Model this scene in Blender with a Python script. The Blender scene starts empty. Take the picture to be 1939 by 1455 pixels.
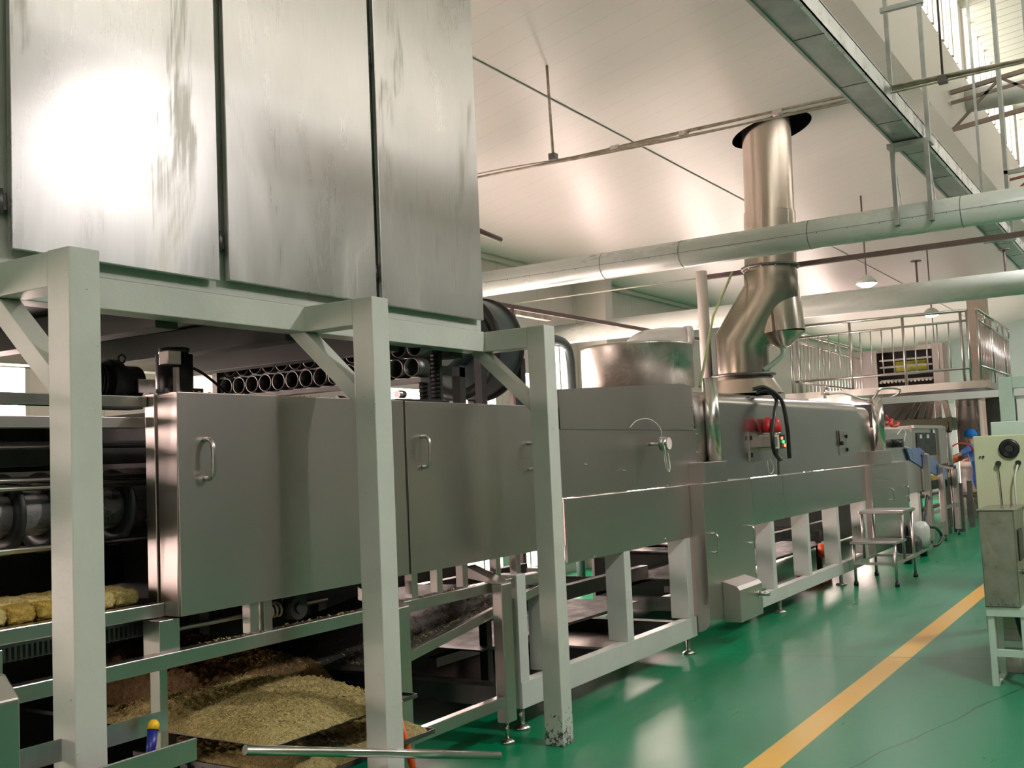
import bpy, bmesh, math, random
from mathutils import Vector, Matrix, noise
random.seed(7)
SC = bpy.context.scene
COL = SC.collection
PI = math.pi

# ------------------------------------------------------------------ camera
F_PX, YAW, PITCH, ROLL, CAM_H = 2001.4, 0.562194, 0.072031, -0.0441956, 1.6
cy, sy, cp, sp = math.cos(YAW), math.sin(YAW), math.cos(PITCH), math.sin(PITCH)
FW = Vector((cy*cp, sy*cp, sp)); RT = Vector((sy, -cy, 0)); UP = RT.cross(FW)
R2 = RT*math.cos(ROLL) + UP*math.sin(ROLL); U2 = -RT*math.sin(ROLL) + UP*math.cos(ROLL)
cam = bpy.data.cameras.new('camera'); cam.sensor_width = 36; cam.lens = 36*F_PX/1939
cam.clip_start = .05; cam.clip_end = 200
camo = bpy.data.objects.new('camera', cam); COL.objects.link(camo)
camo.matrix_world = Matrix(((R2.x, U2.x, -FW.x, 0), (R2.y, U2.y, -FW.y, 0), (R2.z, U2.z, -FW.z, CAM_H), (0, 0, 0, 1)))
SC.camera = camo
# ------------------------------------------------------------------ world, exposure
w = bpy.data.worlds.new('world'); SC.world = w; w.use_nodes = True
bg = w.node_tree.nodes['Background']; bg.inputs[0].default_value = (.85, .9, 1, 1); bg.inputs[1].default_value = 1.0
SC.view_settings.view_transform = 'Standard'; SC.view_settings.look = 'None'
SC.view_settings.exposure = 0.27; SC.view_settings.gamma = 1; SC.view_settings.use_curve_mapping = False
SC.cycles.use_denoising = True
SC.cycles.max_bounces = 8; SC.cycles.diffuse_bounces = 4; SC.cycles.glossy_bounces = 5
SC.cycles.sample_clamp_indirect = 6
SC.cycles.caustics_reflective = False; SC.cycles.caustics_refractive = False
WIN_LEFT, WIN_HIGH, LAMP_W, LAMP_HI_W = 19.0, 3.6, 60, 400

# ------------------------------------------------------------------ materials
def nt(name):
    m = bpy.data.materials.new(name); m.use_nodes = True
    t = m.node_tree; return m, t, t.nodes['Principled BSDF']
def node(t, typ, **k):
    n = t.nodes.new(typ)
    for a, b in k.items():
        if a in n.inputs.keys(): n.inputs[a].default_value = b
        else: setattr(n, a, b)
    return n
def mapped(t, sc, src='Object'):
    g = node(t, 'ShaderNodeTexCoord'); mp = node(t, 'ShaderNodeMapping'); mp.inputs['Scale'].default_value = sc
    t.links.new(g.outputs[src], mp.inputs[0]); return mp.outputs[0]
def ramp(t, fac, stops):
    r = node(t, 'ShaderNodeValToRGB'); t.links.new(fac, r.inputs[0])
    e = r.color_ramp.elements
    while len(e) < len(stops): e.new(.5)
    for i, (p, c) in enumerate(stops):
        e[i].position = p; e[i].color = (*c, 1) if len(c) == 3 else c
    return r.outputs[0]
def mat(name, col, rough=.5, metal=0, var=.12, scale=3, stretch=(1, 1, 1), rvar=.1, bump=0, bscale=60, spec=None, coat=0, dirt=None, dirtamt=.5):
    m, t, b = nt(name)
    v = mapped(t, stretch)
    n = node(t, 'ShaderNodeTexNoise', Scale=scale, Detail=6, Roughness=.6); t.links.new(v, n.inputs[0])
    lo = tuple(c*(1-var) for c in col); hi = tuple(min(1, c*(1+var)) for c in col)
    c = ramp(t, n.outputs[0], [(.3, lo), (.7, hi)])
    if dirt:
        n2 = node(t, 'ShaderNodeTexNoise', Scale=scale*.7, Detail=9, Roughness=.75); t.links.new(mapped(t, stretch), n2.inputs[0])
        n2.inputs['Distortion'].default_value = .6
        f = ramp(t, n2.outputs[0], [(.52, (0, 0, 0)), (.62, (dirtamt,)*3)])
        mx = node(t, 'ShaderNodeMix', data_type='RGBA'); t.links.new(f, mx.inputs[0]); t.links.new(c, mx.inputs[6]); mx.inputs[7].default_value = (*dirt, 1)
        c = mx.outputs[2]
    t.links.new(c, b.inputs['Base Color'])
    r = ramp(t, n.outputs[0], [(.3, (max(.02, rough-rvar),)*3), (.7, (min(1, rough+rvar),)*3)])
    t.links.new(r, b.inputs['Roughness']); b.inputs['Metallic'].default_value = metal
    if spec is not None: b.inputs['Specular IOR Level'].default_value = spec
    if coat: b.inputs['Coat Weight'].default_value = coat; b.inputs['Coat Roughness'].default_value = .15
    if bump:
        nb = node(t, 'ShaderNodeTexNoise', Scale=bscale, Detail=5); t.links.new(mapped(t, stretch), nb.inputs[0])
        bp = node(t, 'ShaderNodeBump', Strength=bump, Distance=.01); t.links.new(nb.outputs[0], bp.inputs['Height']); t.links.new(bp.outputs[0], b.inputs['Normal'])
    return m
def emis(name, col, s):
    m, t, b = nt(name); b.inputs['Base Color'].default_value = (*col, 1)
    b.inputs['Emission Color'].default_value = (*col, 1); b.inputs['Emission Strength'].default_value = s; return m

M = {}
M['steel'] = mat('brushed_stainless', (.54, .495, .475), .30, 1, .06, 2.2, (1, 1, .35), .03, .03, 25)
M['steel_panel'] = mat('satin_stainless_sheet', (.54, .485, .465), .32, 1, .05, 1.0, (1, 1, .4), .025, .06, 1.5)
M['steel_bright'] = mat('polished_stainless', (.62, .60, .56), .2, 1, .08, 3, (1, 1, .4), .06, .03, 20)
M['steel_hood'] = mat('mirror_stainless_sheet', (.60, .56, .555), .22, 1, .06, 1.3, (1, 1, .35), .02, .05, 1.2)
M['steel_dark'] = mat('dull_dark_steel', (.16, .155, .15), .45, 1, .2, 8, (1, 1, 1), .1)
M['galv'] = mat('galvanised_sheet', (.42, .45, .45), .36, 1, .25, 5, (1, 1, 1), .1, .1, 12, dirt=(.55, .55, .5), dirtamt=.5)
M['chim'] = mat('chimney_stainless', (.56, .49, .42), .24, 1, .08, 2, (1, 1, .3), .05, .06, 8)
M['frost'] = mat('frosted_galvanised_drum', (.52, .49, .44), .38, .9, .2, 6, (1, 1, 1), .12, .1, 20, dirt=(.72, .68, .62), dirtamt=.8)
M['black'] = mat('black_enamel', (.012, .013, .014), .4, 0, .3, 10)
M['dark'] = mat('dark_greasy_iron', (.028, .028, .026), .5, .3, .4, 9, (1, 1, 1), .15)
M['cream'] = mat('cream_green_paint', (.52, .535, .475), .38, 0, .05, 4, (1, 1, 1), .08, .12, 30)
M['cream_leg'] = mat('chipped_cream_green_paint', (.52, .535, .48), .35, 0, .05, 4, (1, 1, 1), .08, .12, 30)
M['white'] = mat('off_white_paint', (.54, .55, .51), .35, 0, .06, 4, (1, 1, 1), .08, .05, 30)
M['pipe'] = mat('pale_green_pipe_lagging', (.60, .65, .60), .3, 0, .06, 3, (1, .3, 1), .08, dirt=(.55, .55, .40), dirtamt=.5)
M['duct_dark'] = mat('dark_green_grey_enamel', (.06, .085, .085), .4, 0, .15, 4)
M['red'] = mat('red_plastic', (.6, .02, .02), .4, 0, .1, 5)
M['orange'] = mat('orange_plastic', (.75, .09, .01), .4, 0, .1, 5)
M['yellow'] = mat('yellow_plastic', (.85, .50, .01), .4, 0, .1, 5)
M['blue'] = mat('blue_plastic', (.012, .02, .22), .4, 0, .1, 5)
M['blue_bright'] = mat('bright_blue_plastic', (.0, .28, .62), .35, 0, .1, 5)
M['blue_belt'] = mat('grey_blue_sheet', (.13, .18, .33), .5, 0, .1, 5)
M['cloth_blue'] = mat('light_blue_overalls', (.13, .25, .66), .8, 0, .15, 12, bump=.3, bscale=18)
M['cloth_trouser'] = mat('dark_blue_trousers', (.02, .09, .30), .85, 0, .15, 12, bump=.3, bscale=18)
M['cap'] = mat('bright_blue_hair_net', (.01, .22, .75), .7, 0, .1, 14)
M['skin'] = mat('skin', (.62, .33, .22), .55, 0, .06, 8)
M['glove'] = mat('orange_rubber_glove', (.78, .17, .05), .5, 0, .1, 8)
M['boot'] = mat('ochre_boot', (.38, .30, .13), .6, 0, .1, 8)
M['cabinet'] = mat('pale_yellow_green_enamel', (.50, .54, .35), .42, 0, .05, 3, (1, 1, 1), .05)
M['cabgreen'] = mat('pale_mint_enamel', (.48, .62, .52), .42, 0, .05, 3)
M['olive'] = mat('olive_painted_steel', (.26, .23, .15), .5, 0, .1, 4)
M['brown'] = mat('brown_primer_steel', (.16, .11, .10), .5, 0, .2, 8)
M['truss'] = mat('red_oxide_truss_paint', (.26, .20, .17), .55, 0, .15, 8)
M['rusty'] = mat('weathered_conduit', (.42, .36, .29), .5, .3, .4, 14, (1, 1, 1), .1)
M['white_foil'] = mat('white_foil_lagging', (.74, .75, .74), .35, .2, .08, 6, bump=.4, bscale=9)
M['paper'] = mat('white_paper', (.75, .62, .60), .6, 0, .25, 22)
M['redpaper'] = mat('red_and_white_poster', (.7, .30, .28), .6, 0, .5, 30)
M['cord'] = mat('pale_cable_sheath', (.62, .62, .52), .5)
M['rope'] = mat('yellow_green_hose', (.5, .58, .28), .5)
M['bag'] = mat('clear_white_plastic_bag', (.65, .68, .68), .3, 0, .1, 10, bump=.6, bscale=25)
M['zinc'] = mat('bright_zinc_sheet', (.80, .82, .84), .3, .7, .1, 6)
M['dull_shade'] = mat('dull_shade_green_paint', (.030, .033, .026), .6, 0, .2, 6)  # shade under the cabinet put into the colour; also a dull chute bed
M['roll'] = mat('satin_white_steel_roll', (.74, .70, .70), .3, .8, .04, 5)
def noodle_mat(name, lo, hi, sc):
    m, t, b = nt(name)
    v = mapped(t, (1, 1, 1))
    w1 = node(t, 'ShaderNodeTexNoise', Scale=sc, Detail=4, Roughness=.7); t.links.new(v, w1.inputs[0]); w1.inputs['Distortion'].default_value = 1.5
    t.links.new(ramp(t, w1.outputs[0], [(.35, lo), (.62, hi)]), b.inputs['Base Color'])
    bp = node(t, 'ShaderNodeBump', Strength=1, Distance=.006); t.links.new(w1.outputs[0], bp.inputs['Height']); t.links.new(bp.outputs[0], b.inputs['Normal'])
    b.inputs['Roughness'].default_value = .55; return m
M['noodle'] = noodle_mat('fried_noodle_strands', (.36, .24, .05), (.80, .66, .28), 70)
M['noodle_dark'] = noodle_mat('browned_noodle_strands', (.28, .16, .02), (.62, .44, .08), 70)
M['crumb'] = noodle_mat('yellow_noodle_crumbs', (.13, .09, .02), (.58, .47, .19), 95)
M['crumb_brown'] = noodle_mat('browned_noodle_crumbs', (.04, .020, .006), (.24, .13, .035), 60)

def cream_leg():                                   # black chips near the feet and scuffs, fixed to the paint
    m = M['cream_leg']; t = m.node_tree; b = t.nodes['Principled BSDF']
    old = b.inputs['Base Color'].links[0].from_socket
    g = node(t, 'ShaderNodeNewGeometry'); s = node(t, 'ShaderNodeSeparateXYZ'); t.links.new(g.outputs['Position'], s.inputs[0])
    n = node(t, 'ShaderNodeTexNoise', Scale=34, Detail=8, Roughness=.7); t.links.new(g.outputs['Position'], n.inputs[0])
    hgt = node(t, 'ShaderNodeMapRange'); t.links.new(s.outputs[2], hgt.inputs[0])
    hgt.inputs[1].default_value = .05; hgt.inputs[2].default_value = .28; hgt.inputs[3].default_value = .16; hgt.inputs[4].default_value = 0
    a = node(t, 'ShaderNodeMath', operation='ADD'); t.links.new(n.outputs[0], a.inputs[0]); t.links.new(hgt.outputs[0], a.inputs[1])
    f = ramp(t, a.outputs[0], [(.665, (0, 0, 0)), (.70, (.95,)*3)])
    mx = node(t, 'ShaderNodeMix', data_type='RGBA'); t.links.new(f, mx.inputs[0]); t.links.new(old, mx.inputs[6]); mx.inputs[7].default_value = (.02, .02, .018, 1)
    t.links.new(mx.outputs[2], b.inputs['Base Color'])
cream_leg()

def floor_mat():
    m, t, b = nt('green_epoxy_floor'); L = t.links.new
    g = node(t, 'ShaderNodeNewGeometry'); s = node(t, 'ShaderNodeSeparateXYZ'); L(g.outputs['Position'], s.inputs[0])
    n = node(t, 'ShaderNodeTexNoise', Scale=.9, Detail=9, Roughness=.7); L(g.outputs['Position'], n.inputs[0])
    mp = node(t, 'ShaderNodeMapping'); mp.inputs['Scale'].default_value = (1.2, 7, 1); mp.inputs['Rotation'].default_value = (0, 0, .6); L(g.outputs['Position'], mp.inputs[0])
    n2 = node(t, 'ShaderNodeTexNoise', Scale=.8, Detail=7, Roughness=.6); L(mp.outputs[0], n2.inputs[0])
    base = ramp(t, n.outputs[0], [(.3, (.0, .17, .066)), (.7, (.0, .22, .090))])
    # walked lane paler: scuff wear plus hazy light painted into the colour
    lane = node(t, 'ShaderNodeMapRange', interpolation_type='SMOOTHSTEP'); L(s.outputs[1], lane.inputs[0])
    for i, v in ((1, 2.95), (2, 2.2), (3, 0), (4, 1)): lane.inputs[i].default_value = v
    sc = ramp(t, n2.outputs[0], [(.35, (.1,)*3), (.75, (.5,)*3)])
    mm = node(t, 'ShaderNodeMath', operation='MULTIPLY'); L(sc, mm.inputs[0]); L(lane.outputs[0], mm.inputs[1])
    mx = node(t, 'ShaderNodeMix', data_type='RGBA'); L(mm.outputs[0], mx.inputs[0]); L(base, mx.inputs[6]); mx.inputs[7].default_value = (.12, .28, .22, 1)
    # painted yellow line
    def band(lo, hi, sock, soft=.004):
        a = node(t, 'ShaderNodeMapRange'); L(sock, a.inputs[0]); a.inputs[1].default_value = lo-soft; a.inputs[2].default_value = lo+soft
        c = node(t, 'ShaderNodeMapRange'); L(sock, c.inputs[0]); c.inputs[1].default_value = hi-soft; c.inputs[2].default_value = hi+soft; c.inputs[3].default_value = 1; c.inputs[4].default_value = 0
        q = node(t, 'ShaderNodeMath', operation='MULTIPLY'); L(a.outputs[0], q.inputs[0]); L(c.outputs[0], q.inputs[1]); return q.outputs[0]
    yl = band(1.835, 2.0, s.outputs[1])
    ycol = ramp(t, n2.outputs[0], [(.3, (.78, .40, .03)), (.75, (.72, .50, .16))])
    m2 = node(t, 'ShaderNodeMix', data_type='RGBA'); L(yl, m2.inputs[0]); L(mx.outputs[2], m2.inputs[6]); L(ycol, m2.inputs[7])
    # cracks
    wv = node(t, 'ShaderNodeTexNoise', Scale=2.2, Detail=3); L(g.outputs['Position'], wv.inputs[0])
    def crack(ax, ay, c0, wid):
        d = node(t, 'ShaderNodeMath', operation='MULTIPLY'); L(s.outputs[0], d.inputs[0]); d.inputs[1].default_value = ax
        e = node(t, 'ShaderNodeMath', operation='MULTIPLY_ADD'); L(s.outputs[1], e.inputs[0]); e.inputs[1].default_value = ay; L(d.outputs[0], e.inputs[2])
        h = node(t, 'ShaderNodeMath', operation='MULTIPLY_ADD'); L(wv.outputs[0], h.inputs[0]); h.inputs[1].default_value = .10; L(e.outputs[0], h.inputs[2])
        return band(c0-wid, c0+wid, h.outputs[0], wid*.8)
    cr = None
    for args in ((1, .25, 8.85, .005), (.25, 1, 2.93, .004)):
        k = crack(*args)
        if cr is None: cr = k
        else:
            q = node(t, 'ShaderNodeMath', operation='MAXIMUM'); L(cr, q.inputs[0]); L(k, q.inputs[1]); cr = q.outputs[0]
    m3 = node(t, 'ShaderNodeMix', data_type='RGBA'); L(cr, m3.inputs[0]); L(m2.outputs[2], m3.inputs[6]); m3.inputs[7].default_value = (.01, .04, .03, 1)
    L(m3.outputs[2], b.inputs['Base Color'])
    L(ramp(t, n2.outputs[0], [(.3, (.27,)*3), (.75, (.36,)*3)]), b.inputs['Roughness'])
    bp = node(t, 'ShaderNodeBump', Strength=.05, Distance=.01); L(n.outputs[0], bp.inputs['Height']); L(bp.outputs[0], b.inputs['Normal'])
    b.inputs['Specular IOR Level'].default_value = .33
    return m
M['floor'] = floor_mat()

def panel_mat(name, col, axis, period, width, rough, depth=.3, line=.75):
    m, t, b = nt(name); L = t.links.new
    g = node(t, 'ShaderNodeNewGeometry'); s = node(t, 'ShaderNodeSeparateXYZ'); L(g.outputs['Position'], s.inputs[0])
    md = node(t, 'ShaderNodeMath', operation='FLOORED_MODULO'); L(s.outputs[axis], md.inputs[0]); md.inputs[1].default_value = period
    cm = node(t, 'ShaderNodeMath', operation='COMPARE'); L(md.outputs[0], cm.inputs[0]); cm.inputs[1].default_value = period/2; cm.inputs[2].default_value = width
    mx = node(t, 'ShaderNodeMix', data_type='RGBA'); L(cm.outputs[0], mx.inputs[0]); mx.inputs[6].default_value = (*col, 1); mx.inputs[7].default_value = (*(c*line for c in col), 1)
    L(mx.outputs[2], b.inputs['Base Color']); b.inputs['Roughness'].default_value = rough
    n = node(t, 'ShaderNodeTexNoise', Scale=.8, Detail=3); L(g.outputs['Position'], n.inputs[0])
    bp = node(t, 'ShaderNodeBump', Strength=.25, Distance=.02); L(n.outputs[0], bp.inputs['Height']); L(bp.outputs[0], b.inputs['Normal'])
    return m
M['ceil'] = panel_mat('white_ceiling_panels', (.80, .74, .71), 0, .3, .003, .32, line=.82)
M['wall'] = panel_mat('white_wall_panels', (.66, .62, .58), 0, 1.0, .006, .4)
M['wall_cream'] = panel_mat('cream_upper_wall', (.74, .68, .62), 0, 30, .003, .5)
M['roof'] = panel_mat('ribbed_white_roof_sheet', (.80, .75, .64), 0, .25, .012, .55, line=.6)
M['endwall'] = panel_mat('teal_grey_end_wall', (.42, .52, .50), 1, 1.2, .006, .3)
M['win_pink'] = emis('sunlit_frosted_glass', (1, .76, .70), WIN_LEFT)
M['win_green'] = emis('daylit_clerestory_glass', (1, .985, .95), WIN_HIGH)
M['bulb'] = emis('lit_lamp_lens', (1, .98, .96), 14)
M['led_green'] = emis('lit_green_button', (.05, 1, .2), 4)
M['led_red'] = emis('lit_red_button', (1, .12, .05), 4)

# ------------------------------------------------------------------ mesh builder
class MB:
    def __init__(s): s.v = []; s.f = []; s.sm = []
    def add(s, vs, fs, smooth=False):
        o = len(s.v); s.v += [tuple(x) for x in vs]; s.f += [tuple(i+o for i in f) for f in fs]; s.sm += [smooth]*len(fs); return s
    def box(s, x0, x1, y0, y1, z0, z1):
        v = [(x, y, z) for z in (z0, z1) for y in (y0, y1) for x in (x0, x1)]
        return s.add(v, [(0, 2, 3, 1), (4, 5, 7, 6), (0, 1, 5, 4), (2, 6, 7, 3), (0, 4, 6, 2), (1, 3, 7, 5)])
    def bar(s, a, b, w, h, up=(0, 0, 1)):                # rectangular bar from a to b
        a, b = Vector(a), Vector(b); d = (b-a).normalized(); u = Vector(up)
        if abs(d.dot(u)) > .98: u = Vector((1, 0, 0))
        r = d.cross(u).normalized(); u = r.cross(d)
        v = [p + r*(w/2*i) + u*(h/2*j) for p in (a, b) for i, j in ((-1, -1), (1, -1), (1, 1), (-1, 1))]
        return s.add(v, [(3, 2, 1, 0), (4, 5, 6, 7), (0, 1, 5, 4), (1, 2, 6, 5), (2, 3, 7, 6), (3, 0, 4, 7)])
    def prism(s, poly, axis, a, b, smooth=False):       # poly in the two other axes (order x,y,z minus axis)
        def P(p, c):
            l = list(p); l.insert(axis, c); return l
        n = len(poly); v = [P(p, a) for p in poly] + [P(p, b) for p in poly]
        s.add(v, [tuple(range(n))[::-1], tuple(range(n, 2*n))])
        o = len(s.v)-2*n
        for i in range(n):
            j = (i+1) % n; s.f.append((o+i, o+j, o+n+j, o+n+i)); s.sm.append(smooth)
        return s
    def cyl(s, a, b, r, n=20, r2=None, caps=True, smooth=True):
        a, b = Vector(a), Vector(b); d = (b-a).normalized(); r2 = r if r2 is None else r2
        u = Vector((0, 0, 1)) if abs(d.z) < .95 else Vector((1, 0, 0)); x = d.cross(u).normalized(); y = d.cross(x)
        c = [x*math.cos(2*PI*i/n)+y*math.sin(2*PI*i/n) for i in range(n)]
        s.add([a+q*r for q in c]+[b+q*r2 for q in c], [(i, (i+1) % n, n+(i+1) % n, n+i) for i in range(n)], smooth)
        if caps:
            s.add([a+q*r for q in c], [tuple(range(n))]); s.add([b+q*r2 for q in c], [tuple(range(n))[::-1]])
        return s
    def ringtube(s, a, b, ro, ri, n=24):                # open cylinder with wall thickness
        a, b = Vector(a), Vector(b); d = (b-a).normalized()
        u = Vector((0, 0, 1)) if abs(d.z) < .95 else Vector((1, 0, 0)); x = d.cross(u).normalized(); y = d.cross(x)
        c = [x*math.cos(2*PI*i/n)+y*math.sin(2*PI*i/n) for i in range(n)]
        v = [a+q*ro for q in c]+[b+q*ro for q in c]+[a+q*ri for q in c]+[b+q*ri for q in c]
        f = []
        for i in range(n):
            j = (i+1) % n
            f += [(i, j, n+j, n+i), (2*n+i, 3*n+i, 3*n+j, 2*n+j), (i, 2*n+i, 2*n+j, j), (n+i, n+j, 3*n+j, 3*n+i)]
        return s.add(v, f, True)
    def tube(s, pts, r, n=10, smooth=True, closed=False):
        pts = [Vector(p) for p in pts]; rings = []; prev = None
        rr = r if isinstance(r, (list, tuple)) else [r]*len(pts)
        for i, p in enumerate(pts):
            if closed: d = (pts[(i+1) % len(pts)]-pts[i-1])
            else: d = pts[min(i+1, len(pts)-1)]-pts[max(i-1, 0)]
            d.normalize()
            if prev is None:
                u = Vector((0, 0, 1)) if abs(d.z) < .9 else Vector((1, 0, 0)); x = d.cross(u).normalized()
            else: x = (prev - d*prev.dot(d)).normalized()
            prev = x; y = d.cross(x)
            rings.append([p + (x*math.cos(2*PI*k/n)+y*math.sin(2*PI*k/n))*rr[i] for k in range(n)])
        v = [q for rg in rings for q in rg]; f = []; m = len(rings)
        for i in range(m if closed else m-1):
            for k in range(n):
                a0, b0 = i*n, ((i+1) % m)*n; f.append((a0+k, a0+(k+1) % n, b0+(k+1) % n, b0+k))
        s.add(v, f, smooth)
        if not closed: s.add(rings[0], [tuple(range(n))[::-1]]); s.add(rings[-1], [tuple(range(n))])
        return s
    def lathe(s, prof, o, n=28, axis=2, smooth=True):   # prof: (r, h) list
        o = Vector(o); v = []
        for r, h in prof:
            for k in range(n):
                a = 2*PI*k/n; p = [r*math.cos(a), r*math.sin(a)]; p.insert(axis, h); v.append(o+Vector(p))
        f = [(i*n+k, i*n+(k+1) % n, (i+1)*n+(k+1) % n, (i+1)*n+k) for i in range(len(prof)-1) for k in range(n)]
        return s.add(v, f, smooth)
    def grid(s, nx, ny, fn, smooth=True):
        v = [fn(i/nx, j/ny) for j in range(ny+1) for i in range(nx+1)]
        f = [(j*(nx+1)+i, j*(nx+1)+i+1, (j+1)*(nx+1)+i+1, (j+1)*(nx+1)+i) for j in range(ny) for i in range(nx)]
        return s.add(v, f, smooth)
    def build(s, name, m, parent=None, bevel=0, solid=0, subd=0):
        root = parent
        while root is not None and root.parent is not None: root = root.parent
        off = root.location.copy() if root is not None else Vector()
        me = bpy.data.meshes.new(name); me.from_pydata([Vector(v)-off for v in s.v], [], s.f); me.polygons.foreach_set('use_smooth', s.sm)
        bm = bmesh.new(); bm.from_mesh(me); bmesh.ops.remove_doubles(bm, verts=bm.verts, dist=1e-5); bmesh.ops.recalc_face_normals(bm, faces=bm.faces); bm.to_mesh(me); bm.free()
        me.materials.append(m if not isinstance(m, str) else M[m]); me.update()
        o = bpy.data.objects.new(name, me); COL.objects.link(o)
        if parent is not None: o.parent = parent
        if solid:
            q = o.modifiers.new('s', 'SOLIDIFY'); q.thickness = solid; q.offset = 0
        if bevel:
            q = o.modifiers.new('b', 'BEVEL'); q.width = bevel; q.segments = 2; q.limit_method = 'ANGLE'; q.angle_limit = .7
        if subd:
            q = o.modifiers.new('u', 'SUBSURF'); q.levels = subd; q.render_levels = subd
        return o
def tag(o, label, cat, group=None):
    o['label'] = label; o['category'] = cat
    if group: o['group'] = group
    return o
def thing(name, label, cat, loc=(0, 0, 0), group=None):
    o = bpy.data.objects.new(name, None); COL.objects.link(o); o.location = loc; o.empty_display_size = .1
    return tag(o, label, cat, group)
def struct(o): o['kind'] = 'structure'; return o
def lab(o, l): o['label'] = l; return o
def bez(p0, p1, p2, p3, n=14):
    p0, p1, p2, p3 = map(Vector, (p0, p1, p2, p3)); return [p0*(1-t)**3+p1*3*t*(1-t)**2+p2*3*t*t*(1-t)+p3*t**3 for t in (i/n for i in range(n+1))]
def chain(pts, n=8):                                    # Catmull-Rom through points
    pts = [Vector(p) for p in pts]; out = []; q = [pts[0]*2-pts[1]]+pts+[pts[-1]*2-pts[-2]]
    for i in range(1, len(q)-2):
        a, b, c, d = q[i-1:i+3]
        for k in range(n):
            t = k/n; out.append(.5*((2*b)+(c-a)*t+(2*a-5*b+4*c-d)*t*t+(3*b-a-3*c+d)*t**3))
    return out+[pts[-1]]
def D_handle(x, y, z, h, out, r=.0105):                  # D pull handle on a face looking to -Y
    pts = [(x, y, z-h/2)] + [(x+out*.0, y-out*.55, z-h/2)] + [(x, y-out*.9, z-h/2+.02), (x, y-out, z-h/2+.05), (x, y-out, z+h/2-.05), (x, y-out*.9, z+h/2-.02), (x, y-out*.55, z+h/2), (x, y, z+h/2)]
    return MB().tube(chain(pts, 4), r, 10)
def copy_tree(o, loc, label=None, parent=None):
    c = o.copy(); COL.objects.link(c)
    if parent is not None: c.parent = parent
    if loc is not None: c.location = loc
    if label: c['label'] = label
    for ch in o.children: copy_tree(ch, None, None, c)
    return c

# ================================================================== SETTING
X0, X1 = -7.0, 34.0
def cz(y): return 5.073 - .216*(y-3.57)                 # left bay ceiling height
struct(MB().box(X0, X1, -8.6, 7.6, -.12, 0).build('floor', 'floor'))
# left bay ceiling with the round chimney opening
CH = Vector((11.2, 3.60, 0)); hr = .43
def ceiling_left():
    bm = bmesh.new(); yl, yr = 7.45, 2.1; n = 40
    circ = [(CH.x+hr*1.0*math.cos(2*PI*i/n), CH.y-.05+hr*math.sin(2*PI*i/n)) for i in range(n)]
    s = MB(); rect = (9.6, 12.6, 2.6, 4.7)
    for (a, b, c, d) in ((X0, rect[0], yr, yl), (rect[1], X1, yr, yl), (rect[0], rect[1], yr, rect[2]), (rect[0], rect[1], rect[3], yl)):
        s.add([(a, c, cz(c)), (b, c, cz(c)), (b, d, cz(d)), (a, d, cz(d))], [(0, 1, 2, 3)])
    out = []
    for i in range(n):
        a = 2*PI*i/n; dx, dy = math.cos(a), math.sin(a); ox, oy = CH.x, CH.y-.05
        t = min((rect[1]-ox)/dx if dx > 1e-6 else 1e9, (rect[0]-ox)/dx if dx < -1e-6 else 1e9, (rect[3]-oy)/dy if dy > 1e-6 else 1e9, (rect[2]-oy)/dy if dy < -1e-6 else 1e9)
        out.append((ox+dx*t, oy+dy*t))
    corners = [(rect[1], rect[3]), (rect[0], rect[3]), (rect[0], rect[2]), (rect[1], rect[2])]
    for i in range(n):
        j = (i+1) % n; p, q = out[i], out[j]; mid = None
        for c in corners:
            if abs(p[0]-q[0]) > 1e-6 and abs(p[1]-q[1]) > 1e-6 and ((abs(c[0]-p[0]) < 1e-6 and abs(c[1]-q[1]) < 1e-6) or (abs(c[1]-p[1]) < 1e-6 and abs(c[0]-q[0]) < 1e-6)): mid = c
        vs = [circ[i], p] + ([mid] if mid else []) + [q, circ[j]]
        s.add([(x, y, cz(y)) for x, y in vs], [tuple(range(len(vs)))])
    o = s.build('ceiling', 'ceil'); bm.free(); return struct(o)
ceiling_left()
# dark roof void above the opening
v_ = [(x, y, cz(y)+.01 if k == 0 else 5.75) for k in (0, 1) for x, y in ((10.4, 3.0), (11.8, 3.0), (11.8, 4.4), (10.4, 4.4))]
struct(MB().add(v_, [(4, 5, 6, 7), (0, 1, 5, 4), (1, 2, 6, 5), (2, 3, 7, 6), (3, 0, 4, 7)]).build('ceiling', 'black'))
struct(MB().bar((X0, 4.6, cz(4.6)-.004), (X1, 4.6, cz(4.6)-.004), .011, .01).build('trim_1', mat('ceiling_joint_strip', (.42, .40, .38), .5)))
struct(MB().bar((X0, 7.38, cz(7.38)-.03), (X1, 7.38, cz(7.38)-.03), .07, .06).build('trim_2', 'wall_cream'))
# clerestory walls and high roof
def strip_windows(yw, sgn, wallname, k0):
    s = MB()
    a, b = (yw, yw+.12) if sgn > 0 else (yw-.12, yw)
    s.box(X0, X1, a, b, cz(2.1)-.0, 6.45).box(X0, X1, a, b, 7.42, 7.6)
    struct(s.build(wallname, 'wall_cream'))
    L = 5.1; n = 8; x = X0 + .3; k = k0
    while x < X1-1:
        xe = min(x+L, X1-.2)
        root = struct(MB().box(x-.35, x, a, b, 6.45, 7.42).build('window_%d' % k, 'wall_cream'))
        for i in range(n*2+1):
            xx = x+(xe-x)*i/(n*2); wdt = .045 if i % 2 == 0 else .02
            MB().box(xx-wdt, xx+wdt, a-.02, b+.02, 6.45, 7.42).build('window_mullion', 'wall_cream', root)
        MB().box(x, xe, (a+b)/2-.01, (a+b)/2+.01, 6.45, 7.42).build('window_glass', 'win_green', root)
        x += L+.35; k += 1
    return k
kw = strip_windows(2.1, 1, 'wall_clerestory', 1)
kw = strip_windows(-3.1, -1, 'wall_clerestory_right', kw)
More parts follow.
